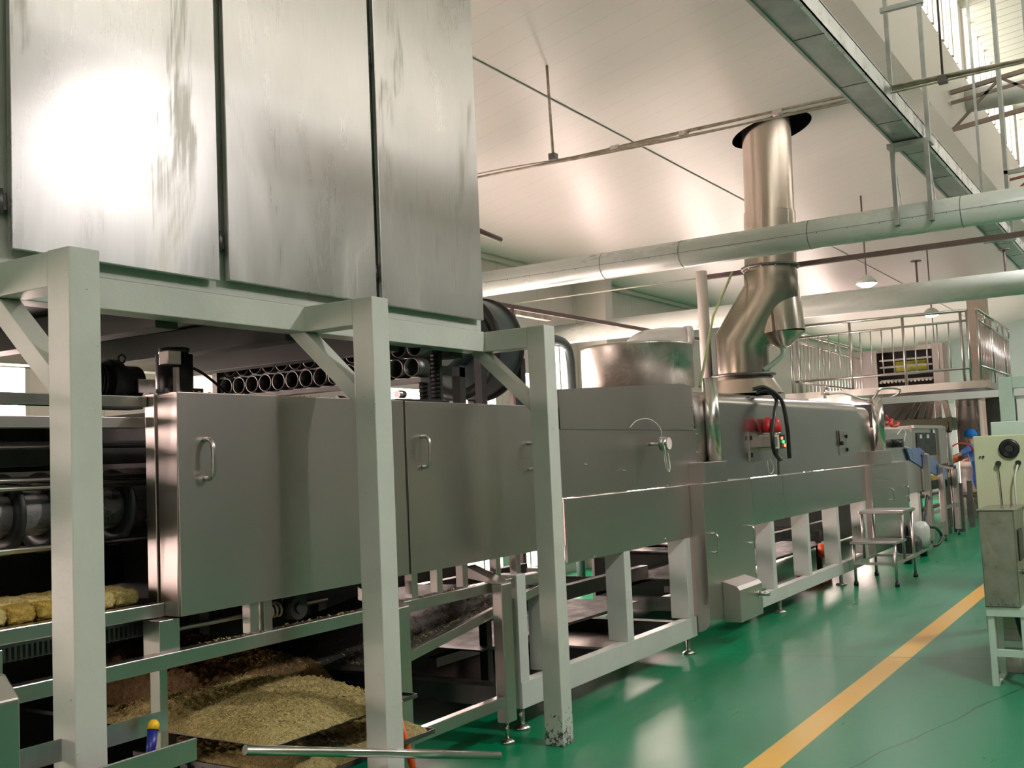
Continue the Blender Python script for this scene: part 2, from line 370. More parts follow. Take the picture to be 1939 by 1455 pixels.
o = MB().add([(X0, 2.3, 7.43), (X1, 2.3, 7.43), (X1, -.5, 7.72), (X0, -.5, 7.72), (X0, -3.3, 7.43), (X1, -3.3, 7.43)], [(0, 1, 2, 3), (3, 2, 5, 4)]).build('ceiling', 'roof', solid=.06); struct(o)
o = MB().add([(X0, -3.1, 5.39), (X1, -3.1, 5.39), (X1, -8.5, 4.23), (X0, -8.5, 4.23)], [(0, 1, 2, 3)]).build('ceiling', 'ceil', solid=.06); struct(o)
struct(MB().box(X0, X1, -8.6, -8.45, 0, 4.4).build('wall_right', mat('grey_wall_paint', (.20, .195, .19), .6)))
struct(MB().box(X0-.1, X0, -8.6, 7.6, 0, 7.8).build('wall_near', 'wall'))
struct(MB().box(X1, X1+.1, -8.6, 7.6, 0, 7.8).build('wall_far', 'endwall'))
# left wall with tall bright windows
wins = [(-5.4, -3.2, .15, 2.5), (-2.0, -.6, .9, 2.5), (3.3, 4.83, .15, 2.5), (8.4, 9.9, .15, 2.5), (10.5, 11.35, .15, 2.52), (11.74, 12.3, .15, 2.8), (12.85, 13.25, .15, 3.22), (14.9, 16.4, .1, 2.5), (20.5, 22.2, .1, 2.6), (24, 26, .1, 2.6), (28, 30.5, .1, 2.6)]
s = MB(); x = X0
for a, b, z0, z1 in wins:
    s.box(x, a, 7.4, 7.55, 0, 4.35).box(a, b, 7.4, 7.55, 0, z0).box(a, b, 7.4, 7.55, z1, 4.35); x = b
s.box(x, X1, 7.4, 7.55, 0, 4.35); struct(s.build('wall_left', 'wall'))
for a, b, z0, z1 in wins:
    f = MB().box(a, a+.04, 7.38, 7.5, z0, z1).box(b-.04, b, 7.38, 7.5, z0, z1).box(a, b, 7.38, 7.5, z1-.04, z1).box(a, b, 7.38, 7.5, z0, z0+.04).box((a+b)/2-.02, (a+b)/2+.02, 7.4, 7.5, z0, z1)
    f = struct(f.build('window_%d' % kw, 'white')); kw += 1
    MB().box(a+.04, b-.04, 7.47, 7.49, z0+.04, z1-.04).build('window_glass', 'win_pink', f)
struct(MB().box(13.57, 13.80, 6.9, 7.4, 0, cz(6.9)).build('trim_3', 'wall'))          # boxed-in wall column
struct(MB().box(25.9, 26.3, 3.55, 3.95, 0, cz(3.6)).build('trim_4', mat('beige_column_paint', (.45, .38, .31), .5)))
tag(MB().box(6.5, 6.62, 7.3, 7.39, 1.0, 2.52).build('wall_poster', 'redpaper'), 'narrow red and white poster on the wall seen under the overhead cabinet', 'poster')

# ================================================================== LAMPS
ORD = ['first', 'second', 'third', 'fourth', 'fifth', 'sixth', 'seventh', 'eighth', 'ninth', 'tenth', 'eleventh', 'twelfth']
def lamp(x, y, z, label, power, n=0):
    top = cz(y) if 2.1 < y < 7.4 else 7.7
    t = thing('pendant_lamp', label, 'lamp', (x, y, z), 'pendant lamps')
    MB().cyl((x, y, z+.06), (x, y, top), .012, 8).build('lamp_stem', 'brown', t)
    MB().lathe([(.02, .12), (.06, .11), (.12, .06), (.15, 0), (.145, 0), (.115, .055), (.02, .10)], (x, y, z), 20).build('lamp_shade', 'white', t)
    MB().lathe([(.0, -.05), (.06, -.045), (.11, -.02), (.13, .01), (.1, .03), (0, .035)], (x, y, z), 20).build('lamp_lens', 'bulb', t)
    l = bpy.data.lights.new('lamp_light', 'SPOT'); l.energy = power; l.shadow_soft_size = .12; l.spot_size = 2.75; l.spot_blend = .5; l.color = (1, .94, .94)
    lo = bpy.data.objects.new('lamp_light', l); COL.objects.link(lo); lo.parent = t; lo.location = (0, 0, -.22)
    return t
lamp(15, 3.55, 3.83, 'round white pendant lamp, the one nearest the exhaust chimney', LAMP_W)
lamp(20, 3.64, 3.88, 'round white pendant lamp over the front railing of the platform', LAMP_W)
lamp(26, 4.72, 3.64, 'small far pendant lamp seen through the platform railing above the ladder hopper', LAMP_W)
lamp(24, 2.46, 3.2, 'small pendant lamp at the right edge beyond the platform railing', LAMP_W)
for i, x in enumerate((-2.5, 5.6, 12.5, 20)):
    lamp(x, -.5, 4.8, 'high pendant lamp over the aisle outside the view, %s along the hall' % ORD[i], LAMP_HI_W)

# ================================================================== OVERHEAD CABINET AND ITS FRAME
t = thing('braced_stand', 'cream-green square-tube frame with braced legs carrying the overhead cabinet', 'support frame', (2.13, 3.03, 0))
ZT, ZB = 2.365, 2.245
for x in (2.125, 3.655, 5.175):
    MB().box(x, x+.118, 3.028, 3.145, 0, ZT).build('leg', 'cream_leg', t, .004)
    MB().box(x+.002, x+.116, 3.147, 3.46, ZB, ZT-.002).build('outrigger', 'cream', t, .004)
    MB().bar((x+.059, 3.53, 2.27), (x+.059, 3.10, 1.875), .07, .085, (1, 0, 0)).build('brace', 'cream', t, .003)
MB().box(-.6, 5.175, 3.44, 3.56, ZB, ZT).build('front_beam', 'cream', t, .004)
MB().box(-.6, 5.175, 5.35, 5.47, ZB, ZT).build('rear_beam', 'cream', t, .004)
for x in (1.3, 2.125, 2.9, 3.655, 4.4, 5.0):
    MB().box(x, x+.118, 3.561, 5.349, ZB-.03, ZT-.02).build('cross_beam', 'dull_shade', t, .004)
for x in (2.125, 5.055):
    MB().box(x, x+.118, 5.472, 5.59, 0, ZT).build('leg', 'cream_leg', t, .004)
CABZ = 4.70
t = thing('overhead_cabinet', 'tall overhead cabinet with large dull stainless doors on the cream-green frame', 'cabinet', (-.6, 3.45, 2.367))
MB().box(-.6, 5.17, 3.455, 5.05, 2.367, CABZ).build('cabinet_body', 'cream', t, .004)
MB().box(-.55, 5.1, 3.6, 5.0, 2.355, 2.366).build('underside_shade', 'dull_shade', t)  # added dark sheet, its colour stands for the shade underneath
# doors: streaked stainless with dull smears
def door_steel():
    m, tt, b = nt('smeared_stainless_door'); L = tt.links.new
    v = mapped(tt, (1.6, 1, .5)); n = node(tt, 'ShaderNodeTexNoise', Scale=1.5, Detail=7, Roughness=.6); L(v, n.inputs[0]); n.inputs['Distortion'].default_value = .8
    v2 = mapped(tt, (30, 1, .9)); n2 = node(tt, 'ShaderNodeTexNoise', Scale=3, Detail=4); L(v2, n2.inputs[0])
    a = node(tt, 'ShaderNodeMath', operation='MULTIPLY_ADD'); L(n2.outputs[0], a.inputs[0]); a.inputs[1].default_value = .22; L(n.outputs[0], a.inputs[2])
    L(ramp(tt, a.outputs[0], [(.5, (.53, .515, .50)), (.70, (.58, .565, .55)), (.78, (.48, .465, .42))]), b.inputs['Base Color'])
    L(ramp(tt, a.outputs[0], [(.5, (.27,)*3), (.70, (.32,)*3), (.78, (.44,)*3)]), b.inputs['Roughness'])
    b.inputs['Metallic'].default_value = .92
    nb = node(tt, 'ShaderNodeTexNoise', Scale=1.4, Detail=2); L(mapped(tt, (1, 1, 1)), nb.inputs[0])
    bp = node(tt, 'ShaderNodeBump', Strength=.12, Distance=.03); L(nb.outputs[0], bp.inputs['Height']); L(bp.outputs[0], b.inputs['Normal'])
    return m
M['door'] = door_steel()
for (a, b, z0) in ((.1, 1.07, 2.42), (1.12, 2.08, 2.42), (2.165, 3.115, 2.415), (3.165, 4.155, 2.425), (4.20, 5.128, 2.425)):
    d = MB().box(a, b, 3.405, 3.43, z0, CABZ-.05).build('door', 'door', t, .004)
    MB().box(a+.03, b-.03, 3.431, 3.454, z0+.03, CABZ-.08).build('door_gap_shade', 'dark', t)  # dark filler paints the shadow gap behind the door
    for zz in (z0+.17, z0+1.3):
        MB().cyl((a-.022, 3.432, zz-.045), (a-.022, 3.432, zz+.045), .009, 10).box(a-.03, a+.0, 3.43, 3.445, zz-.03, zz+.03).build('hinge', 'steel_dark', d)
# ================================================================== FORMING / CUTTING MACHINE (left)
PY = 3.42
t = thing('noodle_cutting_machine', 'stainless noodle cutting machine with two big handled doors under the overhead cabinet', 'machine', (.5, 3.42, 0))
def door_panel(x0, x1, z0, z1, depth, hx, hz):
    d = MB().box(x0, x1, PY, PY+.022, z0, z1).box(x0, x0+.012, PY+.022, PY+depth, z0, z1).box(x1-.012, x1, PY+.022, PY+depth, z0, z1).box(x0, x1, PY+.022, PY+depth, z1-.012, z1).build('door', 'steel_panel', t, .003)
    D_handle(hx, PY, hz, .16, .055).build('handle', 'steel', d)
    return d
door_panel(2.885, 4.355, 1.036, 1.937, .125, 3.02, 1.66)
door_panel(4.375, 5.98, 1.034, 1.935, .125, 4.5, 1.665)
D_handle(5.58, PY, 1.62, .16, .055).build('handle', 'steel', t)
# post beside the first door, then rails running left
MB().box(2.885, 2.925, 3.56, 3.62, .0, 1.94).build('frame_post', 'steel', t, .003)
MB().box(2.80, 2.90, 3.45, 3.55, .88, 1.03).build('frame_block', 'steel', t, .003)
MB().box(.5, 2.88, 3.60, 3.66, 1.885, 1.93).build('top_rail', 'steel_bright', t, .003)
MB().box(.5, 2.88, 3.62, 3.68, 1.80, 1.845).build('second_rail', 'steel', t, .003)
MB().box(.5, 2.885, 3.52, 3.58, 1.035, 1.09).build('belt_rail', 'steel', t, .004)
MB().box(.5, 5.7, 3.42, 3.48, .845, .905).build('lower_rail', 'steel', t, .004)
for x in (.9, 2.09, 3.27, 3.35, 4.4, 4.62, 4.86, 5.2, 5.42):
    MB().box(x, x+.05, 3.44, 3.49, .905, 1.034).build('rail_block', 'steel', t, .003)
MB().box(.5, 3.28, 3.9, 3.94, 1.66, 1.76).box(2.4, 3.28, 4.3, 4.34, 1.1, 1.62).build('side_plate', 'dark', t)
MB().box(2.55, 5.98, 4.9, 4.94, .03, 1.9).box(3.29, 3.32, 3.63, 4.9, 1.03, 1.9).build('rear_plate', 'dark', t)
MB().cyl((.5, 3.78, 1.735), (3.28, 3.78, 1.735), .011, 10).build('guide_rod', 'steel', t)
MB().box(1.5, 3.28, 3.95, 4.3, 1.60, 1.64).build('guide_plate', 'steel', t)
for (z, y, r) in ((1.605, 3.76, .014), (1.575, 3.72, .012), (1.345, 3.72, .014)):
    MB().cyl((.9, y, z), (3.28, y, z), r, 12).build('tie_rod', 'steel_bright', t)
cut = MB().cyl((.9, 3.87, 1.475), (3.28, 3.87, 1.475), .088, 32).build('cutter_roll', 'roll', t)
for x in (1.74, 1.905, 2.07, 2.235, 2.40, 2.565, 2.73, 2.90):
    MB().ringtube((x, 3.87, 1.475), (x+.010, 3.87, 1.475), .16, .08, 40).cyl((x+.01, 3.87, 1.475), (x+.035, 3.87, 1.475), .095, 28).build('disc', 'black', cut)
# slatted noodle belt and the lower belt
belt = MB()
for i in range(46): belt.box(.55+i*.052, .575+i*.052, 3.60, 4.85, 1.065, 1.08)
belt.box(.5, 2.88, 3.60, 3.62, 1.055, 1.065).box(.5, 2.88, 4.2, 4.22, 1.055, 1.065)
belt.build('slat_belt', 'dark', t)
for i in range(9):
    MB().bar((2.0+i*.11, 4.2, 1.07), (2.5+i*.11, 4.85, 1.30), .012, .012).build('guide_wire', 'steel_dark', t)
brush = MB()
for i in range(44): brush.box(1.9+i*.022, 1.91+i*.022, 3.62, 3.66, .955, 1.01)
brush.box(1.9, 2.87, 3.61, 3.67, 1.01, 1.03); brush.build('comb_guide', 'steel_dark', t)
MB().cyl((2.98, 3.58, .965), (3.9, 3.58, .965), .012, 12).build('drive_shaft', 'steel', t)
sp_ = [(3.42+.16*i/90, 3.58+.032*math.cos(i*.42), .965+.032*math.sin(i*.42)) for i in range(91)]
MB().tube(sp_, .006, 6).build('spring', 'steel', t)
MB().cyl((3.63, 3.5, .965), (3.63, 3.56, .965), .055, 24).cyl((3.63, 3.49, .965), (3.63, 3.5, .965), .025, 16).build('pulley', 'dark', t)
MB().box(1.2, 4.1, 3.18, 4.86, .015, .025).build('floor_shade_sheet', 'dark', t)  # dark sheet added over the green floor as painted shade
MB().box(4.25, 5.95, 4.2, 4.23, .84, 1.015).box(2.9, 5.9, 3.56, 4.88, 1.02, 1.034).build('under_plate_light_stop', 'dark', t)  # first box added to stop bright leaks beneath the second door
# stand: braced stainless legs with feet
t = thing('conveyor_stand', 'stainless square-tube stand with screw feet sticking out into the aisle', 'stand', (4.2, 3.35, 0))
for x in (4.13, 5.08):
    MB().box(x, x+.105, 3.33, 3.40, .12, .90).build('leg', 'steel', t, .006)
    MB().add([(x, 3.33, .90), (x+.105, 3.33, .90), (x, 3.40, .90), (x+.105, 3.40, .90), (x, 3.58, 1.0), (x+.105, 3.58, 1.0), (x, 3.58, .93), (x+.105, 3.58, .93)],
        [(0, 1, 5, 4), (4, 5, 7, 6), (2, 3, 7, 6), (0, 2, 6, 4), (1, 3, 7, 5)]).build('top_arm', 'steel', t, .003)
    MB().cyl((x+.05, 3.365, .02), (x+.05, 3.365, .13), .011, 10).build('foot_screw', 'steel_bright', t)
    MB().lathe([(0, 0), (.04, 0), (.04, .012), (.015, .026), (0, .026)], (x+.05, 3.365, 0), 20).build('foot', 'steel', t)
MB().box(4.235, 5.08, 3.335, 3.385, .21, .275).build('stretcher', 'steel', t, .004)
MB().box(4.2, 5.1, 4.75, 4.8, .21, .275).box(4.13, 4.2, 4.75, 4.82, 0, .9).box(5.1, 5.17, 4.75, 4.82, 0, .9).build('rear_frame', 'steel_dark', t)
# sloping chute under doors
t = thing('crumb_chute', 'sloping galvanised crumb chute rising to the right behind the aisle stand', 'chute', (4.3, 3.45, .6))
MB().bar((4.12, 3.45, .585), (5.70, 3.45, .80), .03, .055).build('chute_lip', 'steel', t, .003)
MB().add([(4.12, 3.465, .60), (5.72, 3.465, .815), (5.72, 4.7, .79), (4.12, 4.7, .575), (4.12, 3.465, .58), (5.72, 3.465, .795), (5.72, 4.7, .77), (4.12, 4.7, .555)],
    [(0, 1, 2, 3), (7, 6, 5, 4), (0, 4, 5, 1), (2, 6, 7, 3), (0, 3, 7, 4), (1, 5, 6, 2)]).build('chute_bed', 'dull_shade', t)
for i in range(3):
    pass
# ---- crumbs
def heap(name, x0, x1, y0, y1, zf, m, label, amp=.012, n=130):
    def fn(u, v):
        x = x0+(x1-x0)*u; y = y0+(y1-y0)*v
        e = min(1, min(u, 1-u)*9, min(v, 1-v)*9)
        z = zf(x, y, u, v)*e**.5 + (noise.noise((x*42, y*42, 3))*amp + noise.noise((x*95, y*95, 9))*amp*.7)*e
        return (x+noise.noise((x*30, y*30, 1))*.01, y+noise.noise((x*30, y*30, 5))*.01, base[0]+z)
    o = MB().grid(n, n, fn).build(name, m); o['kind'] = 'stuff'; tag(o, label, 'crumbs'); return o
base = [.50]
heap('noodle_crumbs', 3.10, 3.95, 3.16, 4.35, lambda x, y, u, v: .05+.06*math.sin(u*PI)*math.sin(v*PI)+.022*math.sin(y*9+x*5+noise.noise((x*3, y*3, 0))*3)+.018*abs(math.sin(y*38+x*20+noise.noise((x*5, y*5, 2))*3))*max(0, noise.noise((x*3.3, y*3.3, 7))+.3), 'crumb', 'pale yellow noodle crumbs heaped on the upper tray')
base = [.50]
heap('noodle_crumbs', 3.35, 4.12, 3.75, 4.85, lambda x, y, u, v: .10+.10*math.sin(v*PI*.8)+.03*math.sin(y*7)+.035*noise.noise((x*7, y*7, 4))+.02*noise.noise((x*17, y*17, 6)), 'crumb_brown', 'browned noodle crumbs heaped behind the yellow ones')
base = [.30]
heap('noodle_crumbs', 3.35, 4.2, 3.22, 4.25, lambda x, y, u, v: .05+.03*math.sin(u*8)*math.sin(v*7), 'crumb', 'dull yellow noodle crumbs in the lowest tray near the floor')
def bits(n, fn, name, m, label, cat='crumbs'):
    s = MB()
    for _ in range(n):
        p = Vector(fn()); a = Vector((random.uniform(-1, 1), random.uniform(-1, 1), random.uniform(-.4, .6)))*random.uniform(.004, .010)
        s.tube([p-a, p+Vector((0, 0, .003)), p+a], random.uniform(.001, .0024), 4)
    o = s.build(name, m); o['kind'] = 'stuff'; tag(o, label, cat); return o
def on_rail():
    x = random.uniform(3.0, 5.5); return (x, random.uniform(3.425, 3.475), .908)
bits(150, on_rail, 'noodle_crumbs', 'noodle', 'noodle bits scattered along the lower rail under the doors')
def on_chute():
    x = random.uniform(4.15, 5.68); y = 3.48+abs(random.gauss(0, .22)); return (x, min(y, 4.6), .60+.1344*(x-4.12)+.003-.0202*(min(y, 4.6)-3.465))
bits(900, on_chute, 'noodle_crumbs', 'crumb', 'noodle bits scattered on the sloping chute bed')
deps = bpy.context.evaluated_depsgraph_get()
heapA = [o for o in COL.objects if o.get('label', '').startswith('pale yellow noodle crumbs')][0]
hv = [v.co.copy() for v in heapA.data.vertices]
def on_heap():
    p = random.choice(hv); return (p.x, p.y, p.z+.004)
bits(2600, on_heap, 'noodle_crumbs', 'noodle', 'loose noodle strands strewn over the yellow crumb heap')
heapB = [o for o in COL.objects if o.get('label', '').startswith('browned noodle crumbs')][0]
hw = [v.co.copy() for v in heapB.data.vertices if v.co.x > 3.7]
def on_heap2():
    p = random.choice(hw); return (p.x, p.y, p.z+.004)
bits(900, on_heap2, 'noodle_crumbs', 'noodle', 'loose noodle strands speckling the far side of the browned heap')
bits(120, lambda: (random.uniform(2.9, 4.2), random.uniform(3.425, 3.54), 1.94), 'noodle_crumbs', 'noodle', 'noodle dust along the top edge of the first handled door')
def tray(x0, x1, y0, y1, z, label, h=.05, dark='steel_dark'):
    t = thing('crumb_tray', label, 'tray', (x0, y0, z))
    MB().box(x0, x1, y0, y1, z-.006, z).build('tray_base', dark, t)
    MB().box(x0-.008, x0, y0, y1, z-.006, z+h).box(x1, x1+.008, y0, y1, z-.006, z+h).box(x0, x1, y0-.008, y0, z-.006, z+h).box(x0, x1, y1, y1+.008, z-.006, z+h).build('tray_rim', 'steel_dark', t)
    for a, b in ((x0+.1, y0+.75), (x1-.15, y0+.5), (x0+.1, y1-.25), (x1-.15, y1-.25)): MB().box(a, a+.05, b, b+.05, 0, z-.006).build('leg', 'steel_dark', t)
    return t
tray(3.13, 4.08, 3.19, 4.88, .495, 'wide steel tray holding the yellow and brown noodle crumbs', .012)
tray(3.33, 4.22, 3.2, 4.3, .294, 'lower steel tray of dull crumbs close to the floor', .015)
# near lip + channel with the brush
t = thing('scraper_channel', 'short galvanised channel at lower left holding the blue and yellow brush', 'channel', (1.9, 3.1, .6))
MB().box(1.6, 2.545, 3.10, 3.108, .705, .775).build('back_lip', 'galv', t)
MB().box(1.6, 2.525, 2.93, 2.94, .625, .70).box(1.6, 2.525, 2.94, 3.10, .625, .635).build('channel_tray', 'steel', t, .002)
MB().box(1.7, 1.75, 3.0, 3.05, 0, .625).box(2.35, 2.4, 3.0, 3.05, 0, .625).build('channel_leg', 'steel_dark', t)
t = thing('hand_brush', 'small brush with blue handle and yellow tip standing in the channel', 'brush', (2.43, 3.04, .64))
MB().tube([(2.40, 3.02, .645), (2.435, 3.045, .735)], [.015, .018], 12).build('brush_handle', 'blue', t)
MB().tube([(2.435, 3.045, .735), (2.444, 3.05, .755), (2.448, 3.053, .765)], [.021, .02, .01], 12).build('brush_tip', 'yellow', t)
tag(MB().tube([(4.19, 2.80, .23), (2.85, 3.045, .565)], .019, 16).build('steel_tube', 'steel_bright'), 'polished stainless tube lying aslant across the middle leg', 'tube')
t = thing('squeegee', 'orange-handled pole leaning beside the middle leg', 'pole', (4.1, 3.2, 0))
MB().cyl((4.07, 3.17, .0), (3.99, 3.24, .46), .016, 14).build('pole', 'orange', t)
MB().cyl((4.075, 3.165, .0), (4.06, 3.18, .10), .02, 14).build('grip', mat('dark_red_plastic', (.12, .01, .02), .4), t)
def fnb(u, v):
    a = u*2*PI; r = .17*math.sin(v*PI/2); return (3.55+r*1.5*math.cos(a)+.012*noise.noise((u*9, v*9, 1)), 2.88+r*.7*math.sin(a), .17+.11*math.cos(v*PI/2)+.03*noise.noise((math.cos(a)*3, math.sin(a)*3, v*5)))
b = MB().grid(40, 14, fnb).cyl((3.55, 2.88, 0), (3.55, 2.88, .18), .14, 24).build('plastic_bag', 'bag'); tag(b, 'crumpled clear plastic bag at the foot of the middle leg', 'bag')
# control box at the lower left corner
t = thing('corner_machine_box', 'stainless sloped-top box cut off by the lower left corner', 'machine box', (1.5, 2.65, 0))
MB().prism([(2.595, 0), (2.72, 0), (2.72, 1.10), (2.66, 1.10), (2.595, 1.04)], 0, 1.2, 1.662).build('box_body', 'steel', t, .006)
# ---- noodle cakes
def cake(name, m):
    bm = bmesh.new(); bmesh.ops.create_cube(bm, size=1); bmesh.ops.subdivide_edges(bm, edges=bm.edges, cuts=9, use_grid_fill=True)
    for v in bm.verts:
        p = v.co*2; q = Vector((abs(p.x)**5, abs(p.y)**5, abs(p.z)**5)); L = (q.x+q.y+q.z)**.2 or 1; p = p/L*max(abs(p.x), abs(p.y), abs(p.z))
        nn = noise.noise(p*4+Vector((3, 1, 2)))*.10+noise.noise(p*11)*.08; v.co = Vector((p.x*.052, p.y*.06, p.z*.034))*(1+nn)
    me = bpy.data.meshes.new(name); bm.to_mesh(me); bm.free()
    for p in me.polygons: p.use_smooth = True
    me.materials.append(M[m]); return me
cm, cd = cake('noodle_cake', 'noodle'), cake('noodle_cake', 'noodle_dark')
for y, z, n, xs, row in ((3.672, 1.114, 6, 2.79, 'front'), (3.80, 1.116, 7, 2.83, 'middle'), (3.93, 1.116, 7, 2.80, 'back')):
    for i in range(n):
        use = cd if (row == 'front' and i in (3, 4)) else cm
        o = bpy.data.objects.new('noodle_cake', use); COL.objects.link(o)
        o.location = (xs-i*.114, y, z+.002*random.random()); o.rotation_euler = (random.uniform(-.06, .06), random.uniform(-.06, .06), random.uniform(-.15, .15))
        tag(o, ('browned' if use is cd else 'pale yellow')+' noodle cake on the belt, %s from the steel post in the %s row' % (ORD[i], row), 'noodle cake', 'noodle cakes on the slat belt')
# ---- motors on top
t = thing('electric_motor', 'black finned electric motor with lifting eye on the top rail', 'motor', (2.9, 4.0, 1.93))
s = MB().cyl((2.72, 3.95, 2.02), (3.10, 3.95, 2.02), .075, 28)
for i in range(10): s.ringtube((2.73+i*.018, 3.95, 2.02), (2.736+i*.018, 3.95, 2.02), .088, .07, 28)
s.build('motor_body', 'black', t)
MB().cyl((2.93, 3.95, 2.02), (2.99, 3.95, 2.02), .10, 28).build('end_shield', 'black', t)
MB().tube([(3.03+.018*math.cos(a*.5), 3.95, 2.125+.018*math.sin(a*.5)) for a in range(12)], .005, 6, closed=True).build('lifting_eye', 'black', t)
MB().box(3.05, 3.14, 3.862, 3.87, 1.97, 2.03).build('name_plate', 'paper', t)
MB().box(2.75, 3.1, 3.9, 4.0, 1.90, 1.95).build('motor_foot', 'black', t)
t = thing('gear_motor', 'black upright gear motor with grey terminal box beside the first handled door', 'motor', (3.25, 3.95, 1.93))
MB().cyl((3.32, 3.95, 1.9), (3.32, 3.95, 2.16), .085, 26).box(3.24, 3.42, 3.87, 4.03, 1.9, 2.0).build('motor_body', 'black', t)
MB().cyl((3.32, 3.95, 2.16), (3.32, 3.95, 2.19), .07, 26).build('fan_cover', 'black', t)
MB().box(3.19, 3.26, 3.83, 3.90, 2.10, 2.165).build('terminal_box', 'steel', t, .004)
MB().box(3.235, 3.255, 3.84, 3.86, 1.94, 2.09).build('bracket', 'steel', t)
MB().tube(bez((3.38, 3.9, 2.1), (3.5, 3.88, 2.06), (3.55, 3.88, 1.96), (3.75, 3.9, 1.95)), .007, 8).build('cable', 'black', t)
tag(MB().cyl((5.2, 5.9, 2.2), (6.6, 5.9, 2.2), .16, 28).cyl((6.5, 5.9, 0), (6.5, 5.9, 2.1), .05, 16).cyl((5.4, 5.9, 0), (5.4, 5.9, 2.1), .05, 16).build('vent_duct', 'wall_cream'), 'pale round duct seen under the cabinet behind the gear motor', 'duct')
tag(MB().tube(bez((1.9, 4.5, 1.92), (1.9, 4.5, 2.12), (2.0, 4.5, 2.15), (2.6, 4.5, 2.14)), .022, 12).build('elbow_pipe', 'brown'), 'brown elbow pipe at far left below the cabinet', 'pipe')
# ---- mould cup conveyor
t = thing('mould_cup_conveyor', 'black conveyor carrying rows of round mould cups under the cabinet', 'conveyor', (4.6, 4.5, 1.9))
for row in range(3):
    for i in range(14):
        y = 5.0-.112*i; z = 2.135+.115*row-.01*(row == 2); x = 4.6+.03*row
        if z+.05 > 2.24 and False: continue
        if row == 2: continue
        MB().ringtube((x, y, z), (x+.10, y, z), .053, .0475, 22).cyl((x+.09, y, z), (x+.1, y, z), .05, 18).build('mould_cup', 'steel_dark', t)
MB().box(4.58, 4.72, 5.06, 5.10, 1.95, 2.24).box(4.62, 4.70, 3.5, 5.1, 2.05, 2.075).box(4.60, 4.64, 5.0, 5.09, 2.185, 2.195).build('conveyor_rail', 'steel_dark', t)
for k in range(2):
    lnk = MB()
    for i in range(12):
        z = 1.97+i*.024; lnk.cyl((4.85+k*.12, 3.62, z), (4.85+k*.12, 3.68, z), .014, 10); lnk.box(4.838+k*.12, 4.862+k*.12, 3.615, 3.62, z-.005, z+.02)
    lnk.build('drive_chain', 'dark', t)
for i in range(9):
    MB().cyl((4.56, 4.5-.11*i, 1.99), (4.62, 4.5-.11*i, 1.99), .022, 14).build('guide_roller', 'steel', t)
MB().box(4.5, 4.95, 3.55, 5.1, 1.94, 1.96).build('conveyor_base', 'dark', t)
MB().box(5.1, 5.16, 3.75, 3.81, 1.9, 2.24).box(5.35, 5.41, 3.75, 3.81, 1.9, 2.2).box(5.1, 5.41, 3.75, 3.81, 2.13, 2.19).build('end_post', 'dark', t)
# ---- blower
t = thing('centrifugal_blower', 'dark grey-green round blower casing behind the overhead cabinet', 'blower', (6.9, 5.0, 1.9))
c = (6.75, 4.75, 2.5)
MB().cyl((c[0], c[1], c[2]), (c[0]+.30, c[1], c[2]), .40, 48).build('casing', 'duct_dark', t, .01)
MB().ringtube((c[0]-.03, c[1], c[2]), (c[0], c[1], c[2]), .42, .34, 48).ringtube((c[0]+.3, c[1], c[2]), (c[0]+.33, c[1], c[2]), .42, .30, 48).build('flange', 'dark', t)
MB().cyl((c[0]-.22, c[1], c[2]), (c[0], c[1], c[2]), .17, 30).build('inlet', 'duct_dark', t)
for a, b in ((6.5, 4.36), (6.5, 4.82), (7.06, 4.36), (7.06, 4.82)): MB().box(a, a+.07, b, b+.06, 1.965, 2.4).build('leg', 'black', t)
# ================================================================== STEAM TUNNEL (first)
t = thing('steam_tunnel', 'flat-sided stainless steaming tunnel on a white frame right of the braced legs', 'machine', (6.0, 3.42, 0))
MB().add([(5.995, 3.42, 1.79), (8.235, 3.42, 1.785), (8.235, 3.42, 2.11), (8.19, 3.42, 2.15), (8.0, 3.42, 2.165), (7.3, 3.42, 2.125), (5.995, 3.42, 2.05),
          (5.995, 3.45, 1.79), (8.235, 3.45, 1.785), (8.235, 3.45, 2.11), (8.19, 3.45, 2.15), (8.0, 3.45, 2.165), (7.3, 3.45, 2.125), (5.995, 3.45, 2.05)],
         [(0, 1, 2, 3, 4, 5, 6), (13, 12, 11, 10, 9, 8, 7)]+[(i, (i+1) % 7, 7+(i+1) % 7, 7+i) for i in range(7)]).build('hood_plate', 'steel_panel', t)
MB().box(5.99, 8.30, 3.43, 4.9, 1.34, 1.79).build('tunnel_side', 'steel_panel', t, .003)
MB().box(5.99, 8.02, 3.405, 3.43, .918, 1.338).build('skirt_panel', 'steel_panel', t, .004)
MB().box(5.99, 8.2, 3.46, 4.9, 1.79, 1.96).build('tunnel_top', 'steel', t)
fr = 'white'
MB().box(5.36, 8.02, 3.40, 3.475, .134, .287).build('base_rail', fr, t, .003)
for x in (5.36, 5.72, 6.79, 7.885):
    MB().box(x, x+.10, 3.405, 3.56, .287, .918).build('frame_post', fr, t, .003)
MB().box(5.36, 8.0, 4.75, 4.85, .134, .25).box(5.36, 5.5, 3.475, 4.75, .134, .25).box(7.9, 8.0, 3.56, 4.75, .134, .25).box(6.8, 6.88, 3.56, 4.75, .134, .22).build('floor_frame', 'steel_dark', t)
for x in (5.43, 7.95):
    MB().cyl((x, 3.455, .02), (x, 3.455, .134), .018, 12).lathe([(0, 0), (.05, 0), (.05, .012), (.02, .03), (0, .03)], (x, 3.455, 0), 20).build('foot', 'steel', t)
for (x, z) in ((8.19, 1.98), (8.19, 1.83), (8.25, 1.75), (8.25, 1.6), (8.25, 1.45), (6.3, 1.55), (6.87, 1.49), (7.6, 1.35), (6.35, .93), (7.5, .95)):
    MB().cyl((x, 3.398, z), (x, 3.42, z), .006, 8).build('screw', 'steel_bright', t)
